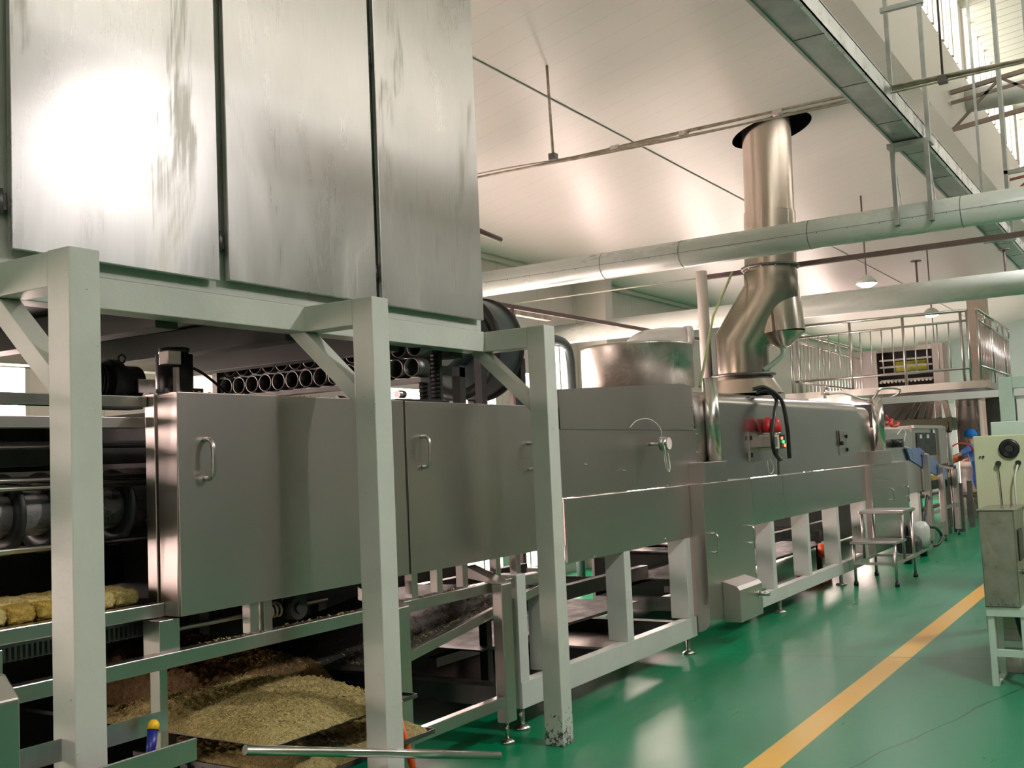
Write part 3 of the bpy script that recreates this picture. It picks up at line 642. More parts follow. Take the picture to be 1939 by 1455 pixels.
g = MB().cyl((7.36, 3.33, 1.675), (7.36, 3.43, 1.675), .012, 12).cyl((7.36, 3.27, 1.675), (7.36, 3.33, 1.675), .052, 26).build('thermometer', 'steel_bright', t)
MB().cyl((7.36, 3.262, 1.675), (7.36, 3.27, 1.675), .046, 26).build('dial', 'paper', g)
MB().tube(chain([(7.0, 3.41, 1.80), (7.06, 3.38, 1.85), (7.16, 3.33, 1.86), (7.28, 3.3, 1.80), (7.32, 3.3, 1.70)]), .004, 6).tube(chain([(7.31, 3.29, 1.65), (7.33, 3.29, 1.5), (7.38, 3.29, 1.47), (7.40, 3.29, 1.55), (7.39, 3.3, 1.64)]), .004, 6).tube(chain([(7.30, 3.28, 1.66), (7.35, 3.28, 1.47), (7.39, 3.28, 1.5), (7.41, 3.3, 1.6)]), .004, 6).build('capillary', 'cord', g)
# conveyors seen beneath the tunnels
def undercar(t, x0, x1):
    MB().box(x0, x1, 3.75, 3.82, .60, .70).build('conveyor_beam', 'dark', t)
    MB().box(x0, x1, 4.9, 4.97, .60, .70).build('conveyor_beam', 'dark', t)
    n = int((x1-x0)/.7)
    for i in range(n):
        x = x0+.3+i*.7; MB().cyl((x, 3.8, .64), (x, 4.92, .64), .035, 14).build('roller', 'steel_dark', t)
    MB().box(x0, x1, 3.85, 4.88, .40, .41).build('drip_tray', 'dark', t)
    MB().box(x0, x1+.3, 5.02, 5.05, .02, .60).build('glare_block_plate', 'steel_dark', t)  # added dark plate, blocks window glare on the floor
    MB().box(x0+.3*(x1-x0), x1, 5.3, 5.36, .1, .28).build('cable_channel', 'dark', t)
    for x in (x0+.15, (x0+x1)/2, x1-.2):
        for y in (3.9, 4.8): MB().box(x, x+.06, y, y+.06, 0, .6).build('leg', 'dark', t)
    MB().box(x0, x1, 4.2, 4.28, .28, .34).build('lower_bar', 'steel_dark', t)
undercar(t, 5.6, 7.9)
tag(MB().box(5.5, 8, 3.8, 5.2, .135, .142).build('drip_pan', 'steel'), 'flat shiny drip pan lying low under the steaming tunnel', 'pan')
# ================================================================== DRIVE HOUSING 1
def round_slab(x0, x1, y0, y1, z0, z1, r):
    # -Y face sheet whose bottom curls back under
    pr = [(y1, z1), (y0, z1), (y0, z0+r)] + [(y0+r-r*math.cos(a*PI/12), z0+r-r*math.sin(a*PI/12)) for a in range(1, 7)] + [(y1, z0)]
    return MB().prism(pr, 0, x0, x1)
def drive_housing(label, x0, x1, y0, z0, z1, hx, hz, name='drive_housing'):
    t = thing(name, label, 'machine housing', (x0, y0, z0))
    round_slab(x0, x1, y0, 3.47, z0, z1, .10).build('housing', 'steel_panel', t, .003)
    for h in hx: D_handle(h, y0, hz, .15, .06, .009).build('handle', 'steel_bright', t)
    return t
t = drive_housing('upright stainless housing with two D handles and a gearbox cover between the tunnels', 8.03, 9.155, 3.29, .16, 1.345, (8.15, 9.0), .86)
c = MB().prism([(3.29, .20), (3.14, .20), (3.14, .46), (3.165, .49), (3.29, .53)], 0, 8.33, 8.86).build('gearbox_cover', 'steel', t, .004)
MB().cyl((8.76, 3.14, .38), (8.76, 3.04, .38), .018, 14).cyl((8.76, 3.14, .38), (8.76, 3.13, .38), .03, 14).build('shaft', 'steel_bright', c)
# ================================================================== FRYER HOOD (second tunnel)
t = thing('fryer_tunnel', 'long glossy stainless fryer hood with rounded top on a white frame', 'machine', (8.3, 3.42, 0))
def hood(x0, x1, yf, z0, z1, yb, r, name='hood', m='steel_hood'):
    p = [(yb, z0), (yf, z0), (yf, z1-r)] + [(yf+r-r*math.cos(a*PI/40), z1-r+r*math.sin(a*PI/40)) for a in range(1, 21)] + [(yf+.55, z1+.07), (yb-.6, z1+.07), (yb, z1-.15)]
    s = MB().prism(p, 0, x0, x1); return s.build(name, m, t)
hood(8.30, 10.40, 3.44, 1.34, 2.13, 5.0, .12)
hood(10.405, 13.62, 3.44, 1.34, 2.13, 5.0, .12)
hood(13.62, 14.25, 3.46, 1.34, 2.10, 5.0, .12, 'hood_end')
MB().box(9.16, 10.375, 3.40, 3.44, .905, 1.335).build('skirt_panel', 'steel_hood', t, .003)
MB().box(10.385, 13.62, 3.40, 3.44, .905, 1.335).build('skirt_panel', 'steel_hood', t, .003)
MB().box(10.38, 10.40, 3.43, 3.437, 1.34, 1.9).build('seam', 'steel_dark', t)
for (x, y) in ((8.56, 3.385), (14.42, 3.385)):
    MB().cyl((x, y, 1.5), (x, y, 2.23), .062 if x < 9 else .072, 28).build('corner_duct', 'steel_bright', t)
    MB().box(x-.45 if x < 9 else x-.55, x+.06 if x < 9 else x+.2, 3.30, 3.47, 1.34, 1.515).build('duct_box', 'steel', t, .003)
MB().box(9.18, 13.55, 3.40, 3.475, .134, .26).build('base_rail', fr, t, .003)
for x in (9.95, 11.08, 12.22, 13.45):
    MB().box(x, x+.10, 3.405, 3.57, .26, .905).build('frame_post', fr, t, .003)
MB().box(9.18, 13.5, 4.85, 4.93, .134, .25).box(9.18, 9.3, 3.475, 4.85, .134, .25).build('floor_frame', 'steel_dark', t)
for x in (10.22, 12.42):
    MB().cyl((x, 3.455, .02), (x, 3.455, .134), .02, 12).lathe([(0, 0), (.06, 0), (.06, .012), (.02, .03), (0, .03)], (x, 3.455, 0), 20).build('foot', 'steel', t)
undercar(t, 9.35, 13.4)
h = MB().box(9.57, 9.90, 3.428, 3.44, 1.49, 1.77).build('inspection_hatch', 'steel', t, .002)
MB().box(9.58, 9.60, 3.41, 3.43, 1.69, 1.73).box(9.58, 9.60, 3.41, 3.43, 1.53, 1.57).build('hatch_hinge', 'black', h)
h = MB().box(12.63, 12.95, 3.428, 3.44, 1.49, 1.78).build('inspection_hatch', 'steel', t, .002)
MB().box(12.62, 12.635, 3.42, 3.43, 1.60, 1.78).cyl((12.7, 3.4, 1.63), (12.7, 3.43, 1.63), .025, 12).box(12.93, 12.95, 3.41, 3.43, 1.69, 1.73).box(12.93, 12.95, 3.41, 3.43, 1.53, 1.57).build('hatch_latch', 'black', h)
# signal box with red domes
t = thing('signal_box', 'small cream control box with two red warning domes on the glossy hood', 'control box', (10.1, 3.3, 1.6))
MB().box(9.83, 10.05, 3.30, 3.44, 1.60, 1.735).build('box_body', 'cabinet', t, .004)
MB().box(9.81, 9.96, 3.29, 3.44, 1.62, 1.72).build('grey_switch', 'steel', t, .003)
for x in (9.90, 10.13):
    MB().lathe([(.0, .15), (.03, .14), (.052, .10), (.058, .05), (.058, 0), (0, 0)], (x, 3.36, 1.76), 22).build('warning_dome', 'red', t)
    MB().cyl((x, 3.36, 1.73), (x, 3.36, 1.76), .055, 20).build('dome_base', 'steel', t)
b = MB().box(10.16, 10.32, 3.33, 3.44, 1.60, 1.74).build('button_panel', 'black', t, .003)
MB().cyl((10.21, 3.32, 1.70), (10.21, 3.33, 1.70), .014, 12).cyl((10.29, 3.32, 1.63), (10.29, 3.33, 1.63), .016, 12).build('red_button', 'led_red', b)
MB().cyl((10.25, 3.32, 1.665), (10.25, 3.33, 1.665), .014, 12).build('green_button', 'led_green', b)
t2 = tag(MB().tube(chain([(10.05, 3.5, 2.16), (10.1, 3.40, 2.17), (10.15, 3.34, 2.08), (9.95, 3.30, 1.95), (9.82, 3.29, 1.75), (9.84, 3.29, 1.58), (9.98, 3.29, 1.50), (10.05, 3.3, 1.50)]), .02, 10).build('black_hose', 'black'), 'black hose hanging in a left-hand curve over the signal box', 'hose')
tag(MB().tube(chain([(10.0, 3.52, 2.19), (10.08, 3.42, 2.20), (10.17, 3.30, 2.08), (10.19, 3.26, 1.8), (10.2, 3.26, 1.5)]), .02, 10).build('black_hose', 'black'), 'straighter black hose hanging in front of the right red dome', 'hose')
tag(MB().tube(chain([(9.95, 3.4, 1.49), (9.95, 3.39, 1.38), (10.02, 3.39, 1.36), (10.1, 3.39, 1.42), (10.04, 3.4, 1.5)]), .004, 6).tube([(10.22, 3.4, 1.6), (10.22, 3.4, 1.36)], .004, 6).build('loose_cable', 'cord'), 'thin looped cable dangling below the signal box', 'cable')
t = thing('steam_valve', 'small steam valve with thin hose on the glossy hood near its far end', 'valve', (13.2, 3.7, 2.2))
MB().cyl((13.3, 3.75, 2.2), (13.3, 3.75, 2.34), .02, 12).cyl((13.2, 3.75, 2.26), (13.42, 3.75, 2.26), .025, 12).cyl((13.26, 3.75, 2.33), (13.34, 3.75, 2.33), .03, 12).build('valve_body', 'steel_bright', t)
MB().tube(chain([(13.42, 3.75, 2.26), (13.7, 3.62, 2.27), (14.0, 3.5, 2.2), (14.25, 3.45, 2.19)]), .014, 8).build('valve_hose', 'cord', t)
tag(MB().tube(chain([(14.3, 3.40, 2.2), (14.32, 3.3, 2.32), (14.7, 3.15, 2.32), (14.85, 3.25, 2.24), (14.6, 3.42, 2.18), (14.35, 3.48, 2.18)]), .016, 8).build('coiled_hose', 'steel'), 'pale hose looped over the far corner duct', 'hose')
tag(MB().tube([(9.15, 3.72, 2.2), (10.3, 4.0, 2.99), (11.08, 4.05, 3.56)], .014, 8).build('slant_hose', 'rope'), 'yellow-green hose rising aslant to the chimney collar', 'hose')
# ================================================================== CHIMNEY
t = thing('exhaust_chimney', 'shiny stainless exhaust chimney with an offset elbow rising through the ceiling', 'chimney', (11.1, 4.0, 2.2))
MB().lathe([(.42, 2.2), (.30, 2.40)], (11.1, 4.0, 0), 36).build('base_cone', 'chim', t)
MB().ringtube((11.1, 4.0, 2.395), (11.1, 4.0, 2.425), .345, .27, 36).build('flange', 'steel_dark', t)
def sweep(pts, r, n=36):                                # mitred duct
    s = MB(); pts = [Vector(p) for p in pts]; rings = []
    for i, p in enumerate(pts):
        d0 = (pts[i]-pts[i-1]).normalized() if i else None; d1 = (pts[i+1]-pts[i]).normalized() if i < len(pts)-1 else None
        nrm = (d0+d1).normalized() if (d0 is not None and d1 is not None) else (d0 if d0 is not None else d1); d = d1 if d1 is not None else d0
        u = Vector((1, 0, 0)); v = d.cross(u).normalized(); ring = []
        for k in range(n):
            a = 2*PI*k/n; q = p+u*r*math.cos(a)+v*r*math.sin(a); q -= d*((q-p).dot(nrm)/d.dot(nrm)); ring.append(q)
        rings.append(ring)
    for i in range(len(rings)-1): s.add(rings[i]+rings[i+1], [(k, (k+1) % n, n+(k+1) % n, n+k) for k in range(n)], True)
    return s
sweep([(11.1, 4.0, 2.42), (11.1, 4.0, 2.78), (11.1, 3.63, 3.30), (11.1, 3.63, 3.5)], .285).build('offset_elbow', 'chim', t)
MB().cyl((11.1, 3.63, 3.5), (11.1, 3.60, 4.15), .274, 40, caps=False).build('chimney_pipe', 'chim', t)
MB().cyl((11.1, 3.60, 4.15), (11.1, 3.57, 5.45), .262, 40, caps=False).build('chimney_pipe', 'chim', t)
MB().ringtube((11.1, 3.63, 3.54), (11.1, 3.63, 3.565), .31, .28, 36).build('collar', 'steel_dark', t)
for k in range(12):
    a = k*PI/6; MB().cyl((11.1+.297*math.cos(a), 3.63+.297*math.sin(a), 3.53), (11.1+.297*math.cos(a), 3.63+.297*math.sin(a), 3.575), .008, 6).build('collar_bolt', 'steel', t)
MB().cyl((11.14, 3.60, 3.32), (11.14, 3.56, 2.84), .25, 36, caps=False).lathe([(.25, 2.84), (.09, 2.70), (.04, 2.68)], (11.14, 3.56, 0), 36).build('condensate_leg', 'chim', t)
MB().tube(chain([(11.14, 3.56, 2.69), (11.12, 3.56, 2.60), (11.05, 3.66, 2.5), (11.0, 3.74, 2.44)]), .028, 10).build('drain_hose', 'cabgreen', t)
tag(MB().lathe([(.0, 2.205), (.52, 2.205), (.52, 2.585), (.525, 2.60), (.50, 2.61), (0, 2.62)], (8.95, 4.25, 0), 56).build('steam_drum', 'frost'), 'wide frosted galvanised drum behind the flat tunnel hood', 'drum')
t = thing('lagged_duct', 'white foil-wrapped duct elbow behind the galvanised drum', 'duct', (10.3, 5.0, 2.0))
MB().tube(chain([(11.05, 5.3, 2.1), (11.05, 5.3, 2.7), (11.1, 5.22, 2.88), (11.25, 5.0, 2.93), (11.42, 4.8, 2.93)]), .125, 20).build('duct_elbow', 'white_foil', t)
MB().cyl((11.42, 4.8, 2.93), (11.47, 4.74, 2.93), .14, 20).build('duct_collar', 'white_foil', t)
tag(MB().cyl((11.1, 4.42, 2.15), (11.1, 4.42, 3.62), .062, 20).build('support_post', 'wall_cream'), 'pale round upright post left of the chimney', 'post')
tag(MB().box(11.30, 11.36, .2, 4.45, 3.56, 3.61).build('brown_crossbar', 'brown'), 'thin dark brown crossbar running behind the chimney', 'bar')
tag(MB().cyl((11.3, 4.45, 3.58), (11.5, 7.2, 3.62), .008, 8).build('guy_wire', 'cord'), 'thin pale wire stretching to the boxed wall column', 'wire')
t = thing('brown_handrail', 'long thin brown rail sloping away behind the drum', 'rail', (7.0, 5.2, 2.3))
MB().bar((6.6, 5.2, 3.02), (12.9, 5.2, 3.06), .03, .04).build('top_bar', 'brown', t)
MB().box(12.3, 12.33, 5.19, 5.22, 0, 3.05).box(8.3, 8.33, 5.19, 5.22, 0, 3.02).build('rail_post', 'brown', t)
t = thing('brown_duct_frame', 'dark brown angle frame on the wall left of the column', 'frame', (9.6, 6, 2.3))
MB().box(9.55, 9.63, 5.98, 6.05, 0, 3.17).build('frame_post', 'brown', t)
MB().box(9.63, 10.4, 5.98, 6.05, 3.17, 3.24).build('frame_bar', 'rusty', t)
tag(MB().tube(chain([(10.6, 6.5, 3.07), (11.3, 6.5, 3.08), (11.6, 6.5, 3.04), (11.72, 6.5, 2.9), (11.74, 6.5, 2.4), (11.75, 6.5, .02)]), .055, 14).build('black_bend_pipe', 'duct_dark'), 'dark bent pipe turning down beside the wall window', 'pipe')
tag(MB().cyl((7.4, 5.0, 3.60), (7.85, 5.0, 3.565), .024, 12).cyl((7.4, 5.0, 3.6), (5.1, 5.3, 3.75), .024, 12).build('pipe_stub', 'brown'), 'short dark pipe end sticking out past the cabinet top corner', 'pipe')
# ================================================================== PIPES, TRAY, HANGERS
t = thing('overhead_pipe', 'fat pale green lagged pipe crossing in front of the chimney', 'pipe', (8.7, 4, 3.3))
PXx = 8.7
MB().cyl((PXx, -2.9, 3.36), (PXx, 6.9, 3.36), .122, 40).build('pipe_run', 'pipe', t)
for y in (1.3, 2.48, 3.62, 4.4): MB().cyl((PXx, y, 3.36), (PXx, y+.005, 3.36), .1235, 40).build('lagging_seam', 'steel_dark', t)
for i in range(22):
    y = .9+i*.25; MB().cyl((PXx-.1215, y, 3.345), (PXx-.126, y, 3.345), .004, 6).build('rivet', 'steel_dark', t)
MB().box(PXx-.1235, PXx-.1205, .6, 6.8, 3.352, 3.355).build('lagging_edge', 'steel_dark', t)
MB().tube([(PXx, 6.9, 3.36), (PXx, 7.15, 3.3), (PXx, 7.25, 3.0), (PXx, 7.25, .02)], .10, 20).build('pipe_drop', 'pipe', t)
t = thing('overhead_pipe', 'second fat pale pipe crossing behind the chimney and over the platform', 'pipe', (12.6, 4, 3.2))
MB().cyl((12.6, -2.9, 3.28), (12.6, 7.35, 3.29), .135, 36).build('pipe_run', 'pipe', t)
for (y, tz) in ((2.42, 5.35), (1.5, 6.0)): MB().cyl((12.6, y, 3.4), (12.6, y, 3.66), .012, 8).cyl((12.6, y, 3.66), (12.6, y, 3.67), .06, 10).build('hanger_rod', 'brown', t)
t = thing('cable_duct', 'long galvanised cable duct running down the hall under the ceiling edge', 'duct', (5, 1.8, 4.0))
TZ = 3.965
MB().box(1.5, 26, 1.565, 1.745, TZ, TZ+.13).build('duct_trough', 'galv', t, .003)
MB().box(1.5, 26, 1.535, 1.565, TZ+.0, TZ+.012).box(1.5, 26, 1.535, 1.54, TZ, TZ+.135).box(1.5, 26, 1.535, 1.565, TZ+.125, TZ+.14).build('duct_lip', 'zinc', t)
MB().box(1.5, 26, 1.745, 1.765, TZ-.01, TZ+.01).build('duct_flange', 'galv', t)
for i in range(24): MB().box(2+i, 2.008+i, 1.56, 1.75, TZ-.002, TZ+.001).build('duct_joint', 'steel_dark', t)
hang = 'galv'
t = thing('trapeze_hanger', 'galvanised trapeze hanger holding the cable duct and clamping the nearer pipe', 'hanger', (8.7, 1.6, 3.3))
for y in (1.50, 1.755):
    MB().box(8.54, 8.57, y-.012, y+.022, 3.30, 3.93).build('lower_strut', hang, t, .001)
    MB().bar((8.56, y+.005, 3.93), (8.80, y+.005, 3.46), .03, .004, (0, 1, 0)).build('brace', hang, t)
    MB().box(8.66, 8.69, y-.012, y+.022, 3.93, 6.5 if y < 1.6 else 7.4).build('upper_strut', hang, t, .001)
    MB().box(8.55, 8.62, y-.01, y+.02, 3.30, 3.33).build('clamp', 'steel_dark', t)
MB().box(8.55, 8.69, 1.47, 1.80, 3.915, 3.955).build('cross_bar', hang, t, .001)
MB().box(8.65, 8.69, 1.47, 1.80, 5.06, 5.10).build('cross_bar', hang, t, .001)
t = thing('trapeze_hanger', 'far galvanised trapeze hanger at the right edge under the roof truss', 'hanger', (9.2, .9, 3.4))
MB().box(9.0, 9.035, 1.0, 1.03, 3.42, 7.5).build('upper_strut', hang, t, .001)
MB().box(9.0, 9.035, .78, .81, 3.42, 7.5).build('upper_strut', hang, t, .001)
MB().box(9.0, 9.035, .78, 1.03, 3.665, 3.695).build('cross_bar', hang, t, .001)
t = thing('trapeze_hanger', 'farthest galvanised hanger holding the cable duct beyond the nearer pipe', 'hanger', (13.5, 1.6, 3.9))
MB().box(13.5, 13.53, 1.49, 1.52, 3.93, 7.4).box(13.5, 13.53, 1.78, 1.81, 3.93, 7.2).build('upper_strut', hang, t)
MB().box(13.5, 13.53, 1.47, 1.82, 3.91, 3.95).build('cross_bar', hang, t)
# electrical conduits on ceiling rod
t = thing('conduit_bundle', 'bundle of thin dusty conduits slung across under the ceiling', 'conduit', (7.6, 4, 4.1))
for i, (dx, dz, r) in enumerate(((0, 0, .011), (.02, -.02, .009), (-.015, -.035, .007), (.03, .012, .006))):
    pts = [(7.6+dx, -2.9+k*.7, 4.09+dz+.012*math.sin(k*1.1+i*1.7)+(.012*i if k > 10 else 0)) for k in range(15)]
    MB().tube(chain(pts, 3), r, 7).build('conduit', 'rusty', t)
for y in (2.35, 3.1, 3.7): MB().cyl((7.6, y-.03, 4.085), (7.6, y+.04, 4.085), .024, 10).build('tape_wrap', 'paper', t)
MB().cyl((7.6, 4.28, 4.11), (7.6, 4.30, cz(4.3)), .012, 8).build('hanger_rod', 'rusty', t)
MB().cyl((7.6, 1.20, 4.05), (7.6, 1.18, 7.5), .008, 8).build('hanger_rod', 'brown', t)
MB().box(7.57, 7.63, 4.25, 4.31, 4.10, 4.15).box(7.57, 7.63, 1.17, 1.23, 4.04, 4.09).build('clamp', 'steel_dark', t)
# roof trusses
def truss(x, label, zt, zb, m='truss', y0=-3.0, y1=2.09):
    t = thing('roof_truss', label, 'truss', (x, -.5, zb))
    sl = -.10
    for z, n_ in ((zt, 'top_chord'), (zb, 'bottom_chord')):
        MB().bar((x, y1, z), (x, -.5, z+.26), .05, .05).bar((x, -.5, z+.26), (x, y0, z), .05, .05).build(n_, m, t)
    MB().bar((x, y1, zt-.13), (x, -.5, zt+.13), .03, .04).build('purlin', m, t)
    k = 9
    for i in range(k):
        a = y1-(y1-y0)*i/k; b = y1-(y1-y0)*(i+1)/k; f = lambda y: .26*(1-abs(y+.5)/2.6)
        za, zb_ = (zt, zb) if i % 2 else (zb, zt)
        MB().bar((x, a, za+f(a)), (x, b, zb_+f(b)), .03, .03).build('web', m, t)
truss(13.7, 'light brown lattice roof truss at upper right in front of the clerestory', 5.86, 5.40)
truss(18.9, 'reddish lattice roof truss farther back at the right edge', 5.96, 5.55, mat('red_truss_paint', (.30, .10, .09), .55))
tag(MB().cyl((15.0, -2.9, 6.05), (15.0, 2.10, 6.11), .16, 32).build('roof_duct', 'white'), 'pale round duct behind the nearer roof truss', 'duct')
# ================================================================== SECOND DRIVE HOUSING + THIRD TUNNEL
drive_housing('far upright stainless housing with two D handles behind the step stand', 13.66, 15.7, 3.34, .2, 1.345, (14.55, 15.45), .93)
t = thing('outfeed_tunnel', 'low far stainless tunnel section beyond the glossy hood', 'machine', (14.4, 3.42, 0))
MB().box(14.5, 16.6, 3.42, 4.9, 1.34, 1.76).build('tunnel_side', 'steel_hood', t, .004)
MB().box(14.5, 16.55, 3.44, 4.9, 1.76, 1.80).build('lid', 'steel_bright', t, .004)
MB().box(15.5, 17.2, 3.40, 3.44, .86, 1.335).build('skirt_panel', 'steel_hood', t, .004)
for x in (15.95, 16.75): MB().box(x, x+.16, 3.43, 3.55, .12, .9).build('frame_post', fr, t, .003)
MB().box(15.7, 17.0, 3.42, 3.5, .05, .13).build('base_rail', fr, t, .003)
g = MB().cyl((15.4, 3.3, 1.60), (15.4, 3.42, 1.60), .06, 18).build('thermometer', 'black', t)
MB().tube(chain([(15.45, 3.3, 1.62), (15.6, 3.3, 1.75), (15.5, 3.32, 1.8), (15.3, 3.35, 1.72)]), .006, 6).tube(chain([(15.45, 3.3, 1.55), (15.9, 3.3, 1.5), (16.1, 3.32, 1.36)]), .006, 6).build('capillary', 'cord', g)
tag(MB().tube(chain([(14.75, 3.36, 1.86), (14.85, 3.3, 1.92), (14.75, 3.3, 1.84), (15.1, 3.3, 1.84), (15.2, 3.3, 1.88)]), .018, 6).tube([(14.72, 3.35, 1.98), (14.85, 3.3, 1.84)], .012, 6).build('tangled_cord', 'red'), 'tangled bright red cord beside the far corner duct', 'cord')
# step stand
t = thing('step_stand', 'small two-step stainless stand standing in the aisle', 'step stool', (12.85, 3.05, 0))
for (x, y, zt) in ((12.37, 2.82, .5), (12.40, 3.28, .5), (13.33, 2.82, .8), (13.36, 3.28, .8)):
    MB().cyl((x, y, .0), (x, y, zt), .017, 10).build('leg', 'steel', t)
    MB().cyl((x, y, .0), (x, y, .045), .027, 12).build('rubber_foot', 'black', t)
for (x, y) in ((12.82, 2.82), (12.84, 3.28)): MB().cyl((x, y, .25), (x, y, .8), .017, 10).build('upright', 'steel', t)
MB().box(12.80, 13.40, 2.79, 3.31, .785, .82).build('top_step', 'steel', t, .005)
MB().box(12.34, 12.84, 2.79, 3.31, .47, .50).build('lower_step', 'steel', t, .005)
MB().bar((12.37, 2.82, .25), (13.33, 2.82, .25), .03, .03).bar((12.40, 3.28, .25), (13.36, 3.28, .25), .03, .03).bar((12.37, 2.82, .25), (12.40, 3.28, .25), .03, .03).bar((13.33, 2.82, .25), (13.36, 3.28, .25), .03, .03).build('base_frame', 'steel', t)
# pump
t = thing('transfer_pump', 'small pump with white bucket-like motor cover low on the floor by the far housing', 'pump', (15.2, 3.2, 0))
MB().box(14.6, 15.9, 3.1, 3.3, .10, .14).build('pump_base', 'steel', t)
MB().lathe([(0, .14), (.12, .14), (.15, .3), (.15, .42), (.10, .5), (0, .5)], (15.5, 3.2, 0), 20).build('motor_cover', 'white', t)
MB().cyl((14.7, 3.2, .24), (15.2, 3.2, .24), .10, 18).cyl((14.66, 3.2, .24), (14.7, 3.2, .24), .13, 18).build('pump_motor', 'dark', t)
for x in (14.75, 15.75): MB().cyl((x, 3.15, .05), (x, 3.25, .05), .05, 14).build('caster', 'black', t)
tag(MB().tube(chain([(17.0, 3.35, .78), (16.6, 3.3, .62), (16.0, 3.2, .42), (16.3, 3.12, .35), (16.55, 3.1, .22), (16.3, 3.1, .12), (15.95, 3.15, .12)]), .022, 8).build('black_hose', 'black'), 'black hose curling down from the far tunnel to the pump', 'hose')
tag(MB().box(12.35, 12.75, 3.65, 3.95, .0, .10).build('red_crate', 'red', bevel=.01), 'small red crate on the floor under the glossy hood frame', 'crate')
tag(MB().cyl((12.75, 3.66, .36), (12.75, 3.78, .36), .085, 20).build('orange_knob', 'orange'), 'round orange cap under the glossy hood between the white posts', 'cap')
# ================================================================== LATTICE CONVEYOR + BELT BEYOND
t = thing('incline_conveyor', 'grey-blue sided inclined conveyor on tall stainless legs beyond the tunnels', 'conveyor', (16.6, 3.3, 0))
MB().add([(16.0, 3.385, 1.52), (16.9, 3.385, 1.52), (18.9, 3.385, 1.12), (18.9, 3.385, .95), (17.4, 3.385, 1.15), (16.2, 3.385, 1.35),
          (16.0, 3.415, 1.52), (16.9, 3.415, 1.52), (18.9, 3.415, 1.12), (18.9, 3.415, .95), (17.4, 3.415, 1.15), (16.2, 3.415, 1.35)],
         [(0, 1, 2, 3, 4, 5), (11, 10, 9, 8, 7, 6)]+[(i, (i+1) % 6, 6+(i+1) % 6, 6+i) for i in range(6)]).build('side_plate', 'blue_belt', t)
for (x, z1, zf) in ((17.0, 1.42, .2), (18.1, 1.2, .15), (19.3, 1.12, .05)):
    MB().box(x, x+.13, 3.30, 3.38, .10, z1).build('leg', 'steel', t, .004)
    MB().bar((x+.02, 3.34, z1+.0), (x+.0, 3.9, z1+.16), .12, .04).build('top_arm', 'steel', t)
    MB().cyl((x+.06, 3.34, 0), (x+.06, 3.34, .1), .02, 8).build('foot', 'steel_dark', t)
MB().box(17.13, 18.1, 3.32, 3.37, .27, .33).box(18.2, 19.3, 3.32, 3.37, .5, .55).build('stretcher', 'steel', t)
MB().box(16.9, 21, 3.6, 4.8, .8, .95).build('belt_bed', 'dark', t)
MB().box(16.9, 21, 3.6, 3.66, .95, 1.03).build('noodle_trough', 'noodle_dark', t)
MB().box(14, 19, 5.0, 5.03, .02, .6).box(17, 24, 4.2, 4.3, .3, .36).box(17, 24, 4.2, 4.3, .55, .6).box(17, 24, 4.4, 4.5, .12, .18).build('floor_rail_glare_plate', 'steel_dark', t)  # first box is an added plate against window glare, the rest are rails
for x in (20.0, 21.0): MB().box(x, x+.1, 3.35, 3.43, 0, .85).build('leg', 'steel_dark', t)
t = thing('noodle_sheeter', 'stainless noodle sheeting machine with dark window beyond the tunnels', 'machine', (18.5, 3.6, .9))
MB().box(17.0, 19.75, 3.5, 4.9, 1.22, 1.86).build('machine_body', 'steel_panel', t, .005)
MB().box(17.25, 18.72, 3.488, 3.5, 1.38, 1.75).build('window_pane', 'dark', t)
MB().box(16.98, 19.3, 3.46, 3.5, 1.82, 1.87).build('top_trim', 'steel_bright', t)
MB().box(18.85, 19.45, 3.46, 3.5, 1.22, 1.82).build('side_post', 'steel', t)
for x, z in ((17.45, 1.66), (18.0, 1.66), (18.5, 1.74)): MB().box(x, x+.16, 3.48, 3.488, z, z+.06).build('white_sticker', 'white', t)
for a, b in ((17.2, 4.81), (19.6, 4.81), (17.2, 3.51), (19.6, 3.51)): MB().box(a, a+.08, b, b+.08, 0, 1.22).build('leg', 'steel_dark', t)
t = thing('air_cylinder', 'upright white air cylinder with red tubing beside the worker', 'cylinder', (20.0, 3.5, 1.1))
MB().cyl((20.0, 3.50, 1.17), (20.0, 3.50, 1.76), .045, 16).build('cylinder_body', 'white', t)
MB().cyl((20.0, 3.5, 1.76), (20.0, 3.5, 1.80), .06, 12).cyl((20.0, 3.5, 1.80), (20.0, 3.5, 1.95), .012, 8).cyl((20.0, 3.5, 1.10), (20.0, 3.5, 1.17), .08, 12).build('end_cap', 'black', t)
MB().tube(chain([(20.0, 3.58, 1.7), (20.0, 3.64, 1.5), (20.0, 3.58, 1.25), (20.0, 3.52, 1.2)]), .014, 6).tube(chain([(20.0, 3.5, 1.48), (20.3, 3.4, 1.55), (20.7, 3.3, 1.52), (20.9, 3.25, 1.4)]), .014, 6).build('red_tube', 'red', t)
MB().cyl((20.0, 3.5, 0), (20.0, 3.5, 1.1), .03, 10).build('stand_pole', 'steel_dark', t)
tag(MB().cyl((20.2, 3.45, .48), (20.2, 3.45, .80), .07, 18).lathe([(.07, .80), (.04, .86), (0, .87)], (20.2, 3.45, 0), 18).cyl((20.2, 3.45, 0), (20.2, 3.45, .48), .03, 8).build('gas_cylinder', mat('pinkish_steel', (.5, .38, .37), .35, .6)), 'pinkish steel bottle on a stem under the conveyor beside the worker', 'bottle')
t = thing('work_platform', 'low steel standing board under the worker', 'board', (22.4, 3.5, 0))
MB().box(22.0, 23.2, 3.0, 3.8, .50, .55).build('board', 'steel_dark', t)
for a, b in ((22, 3), (22, 3.74), (23.1, 3), (23.1, 3.74)): MB().box(a, a+.06, b, b+.06, 0, .5).build('leg', 'steel_dark', t)
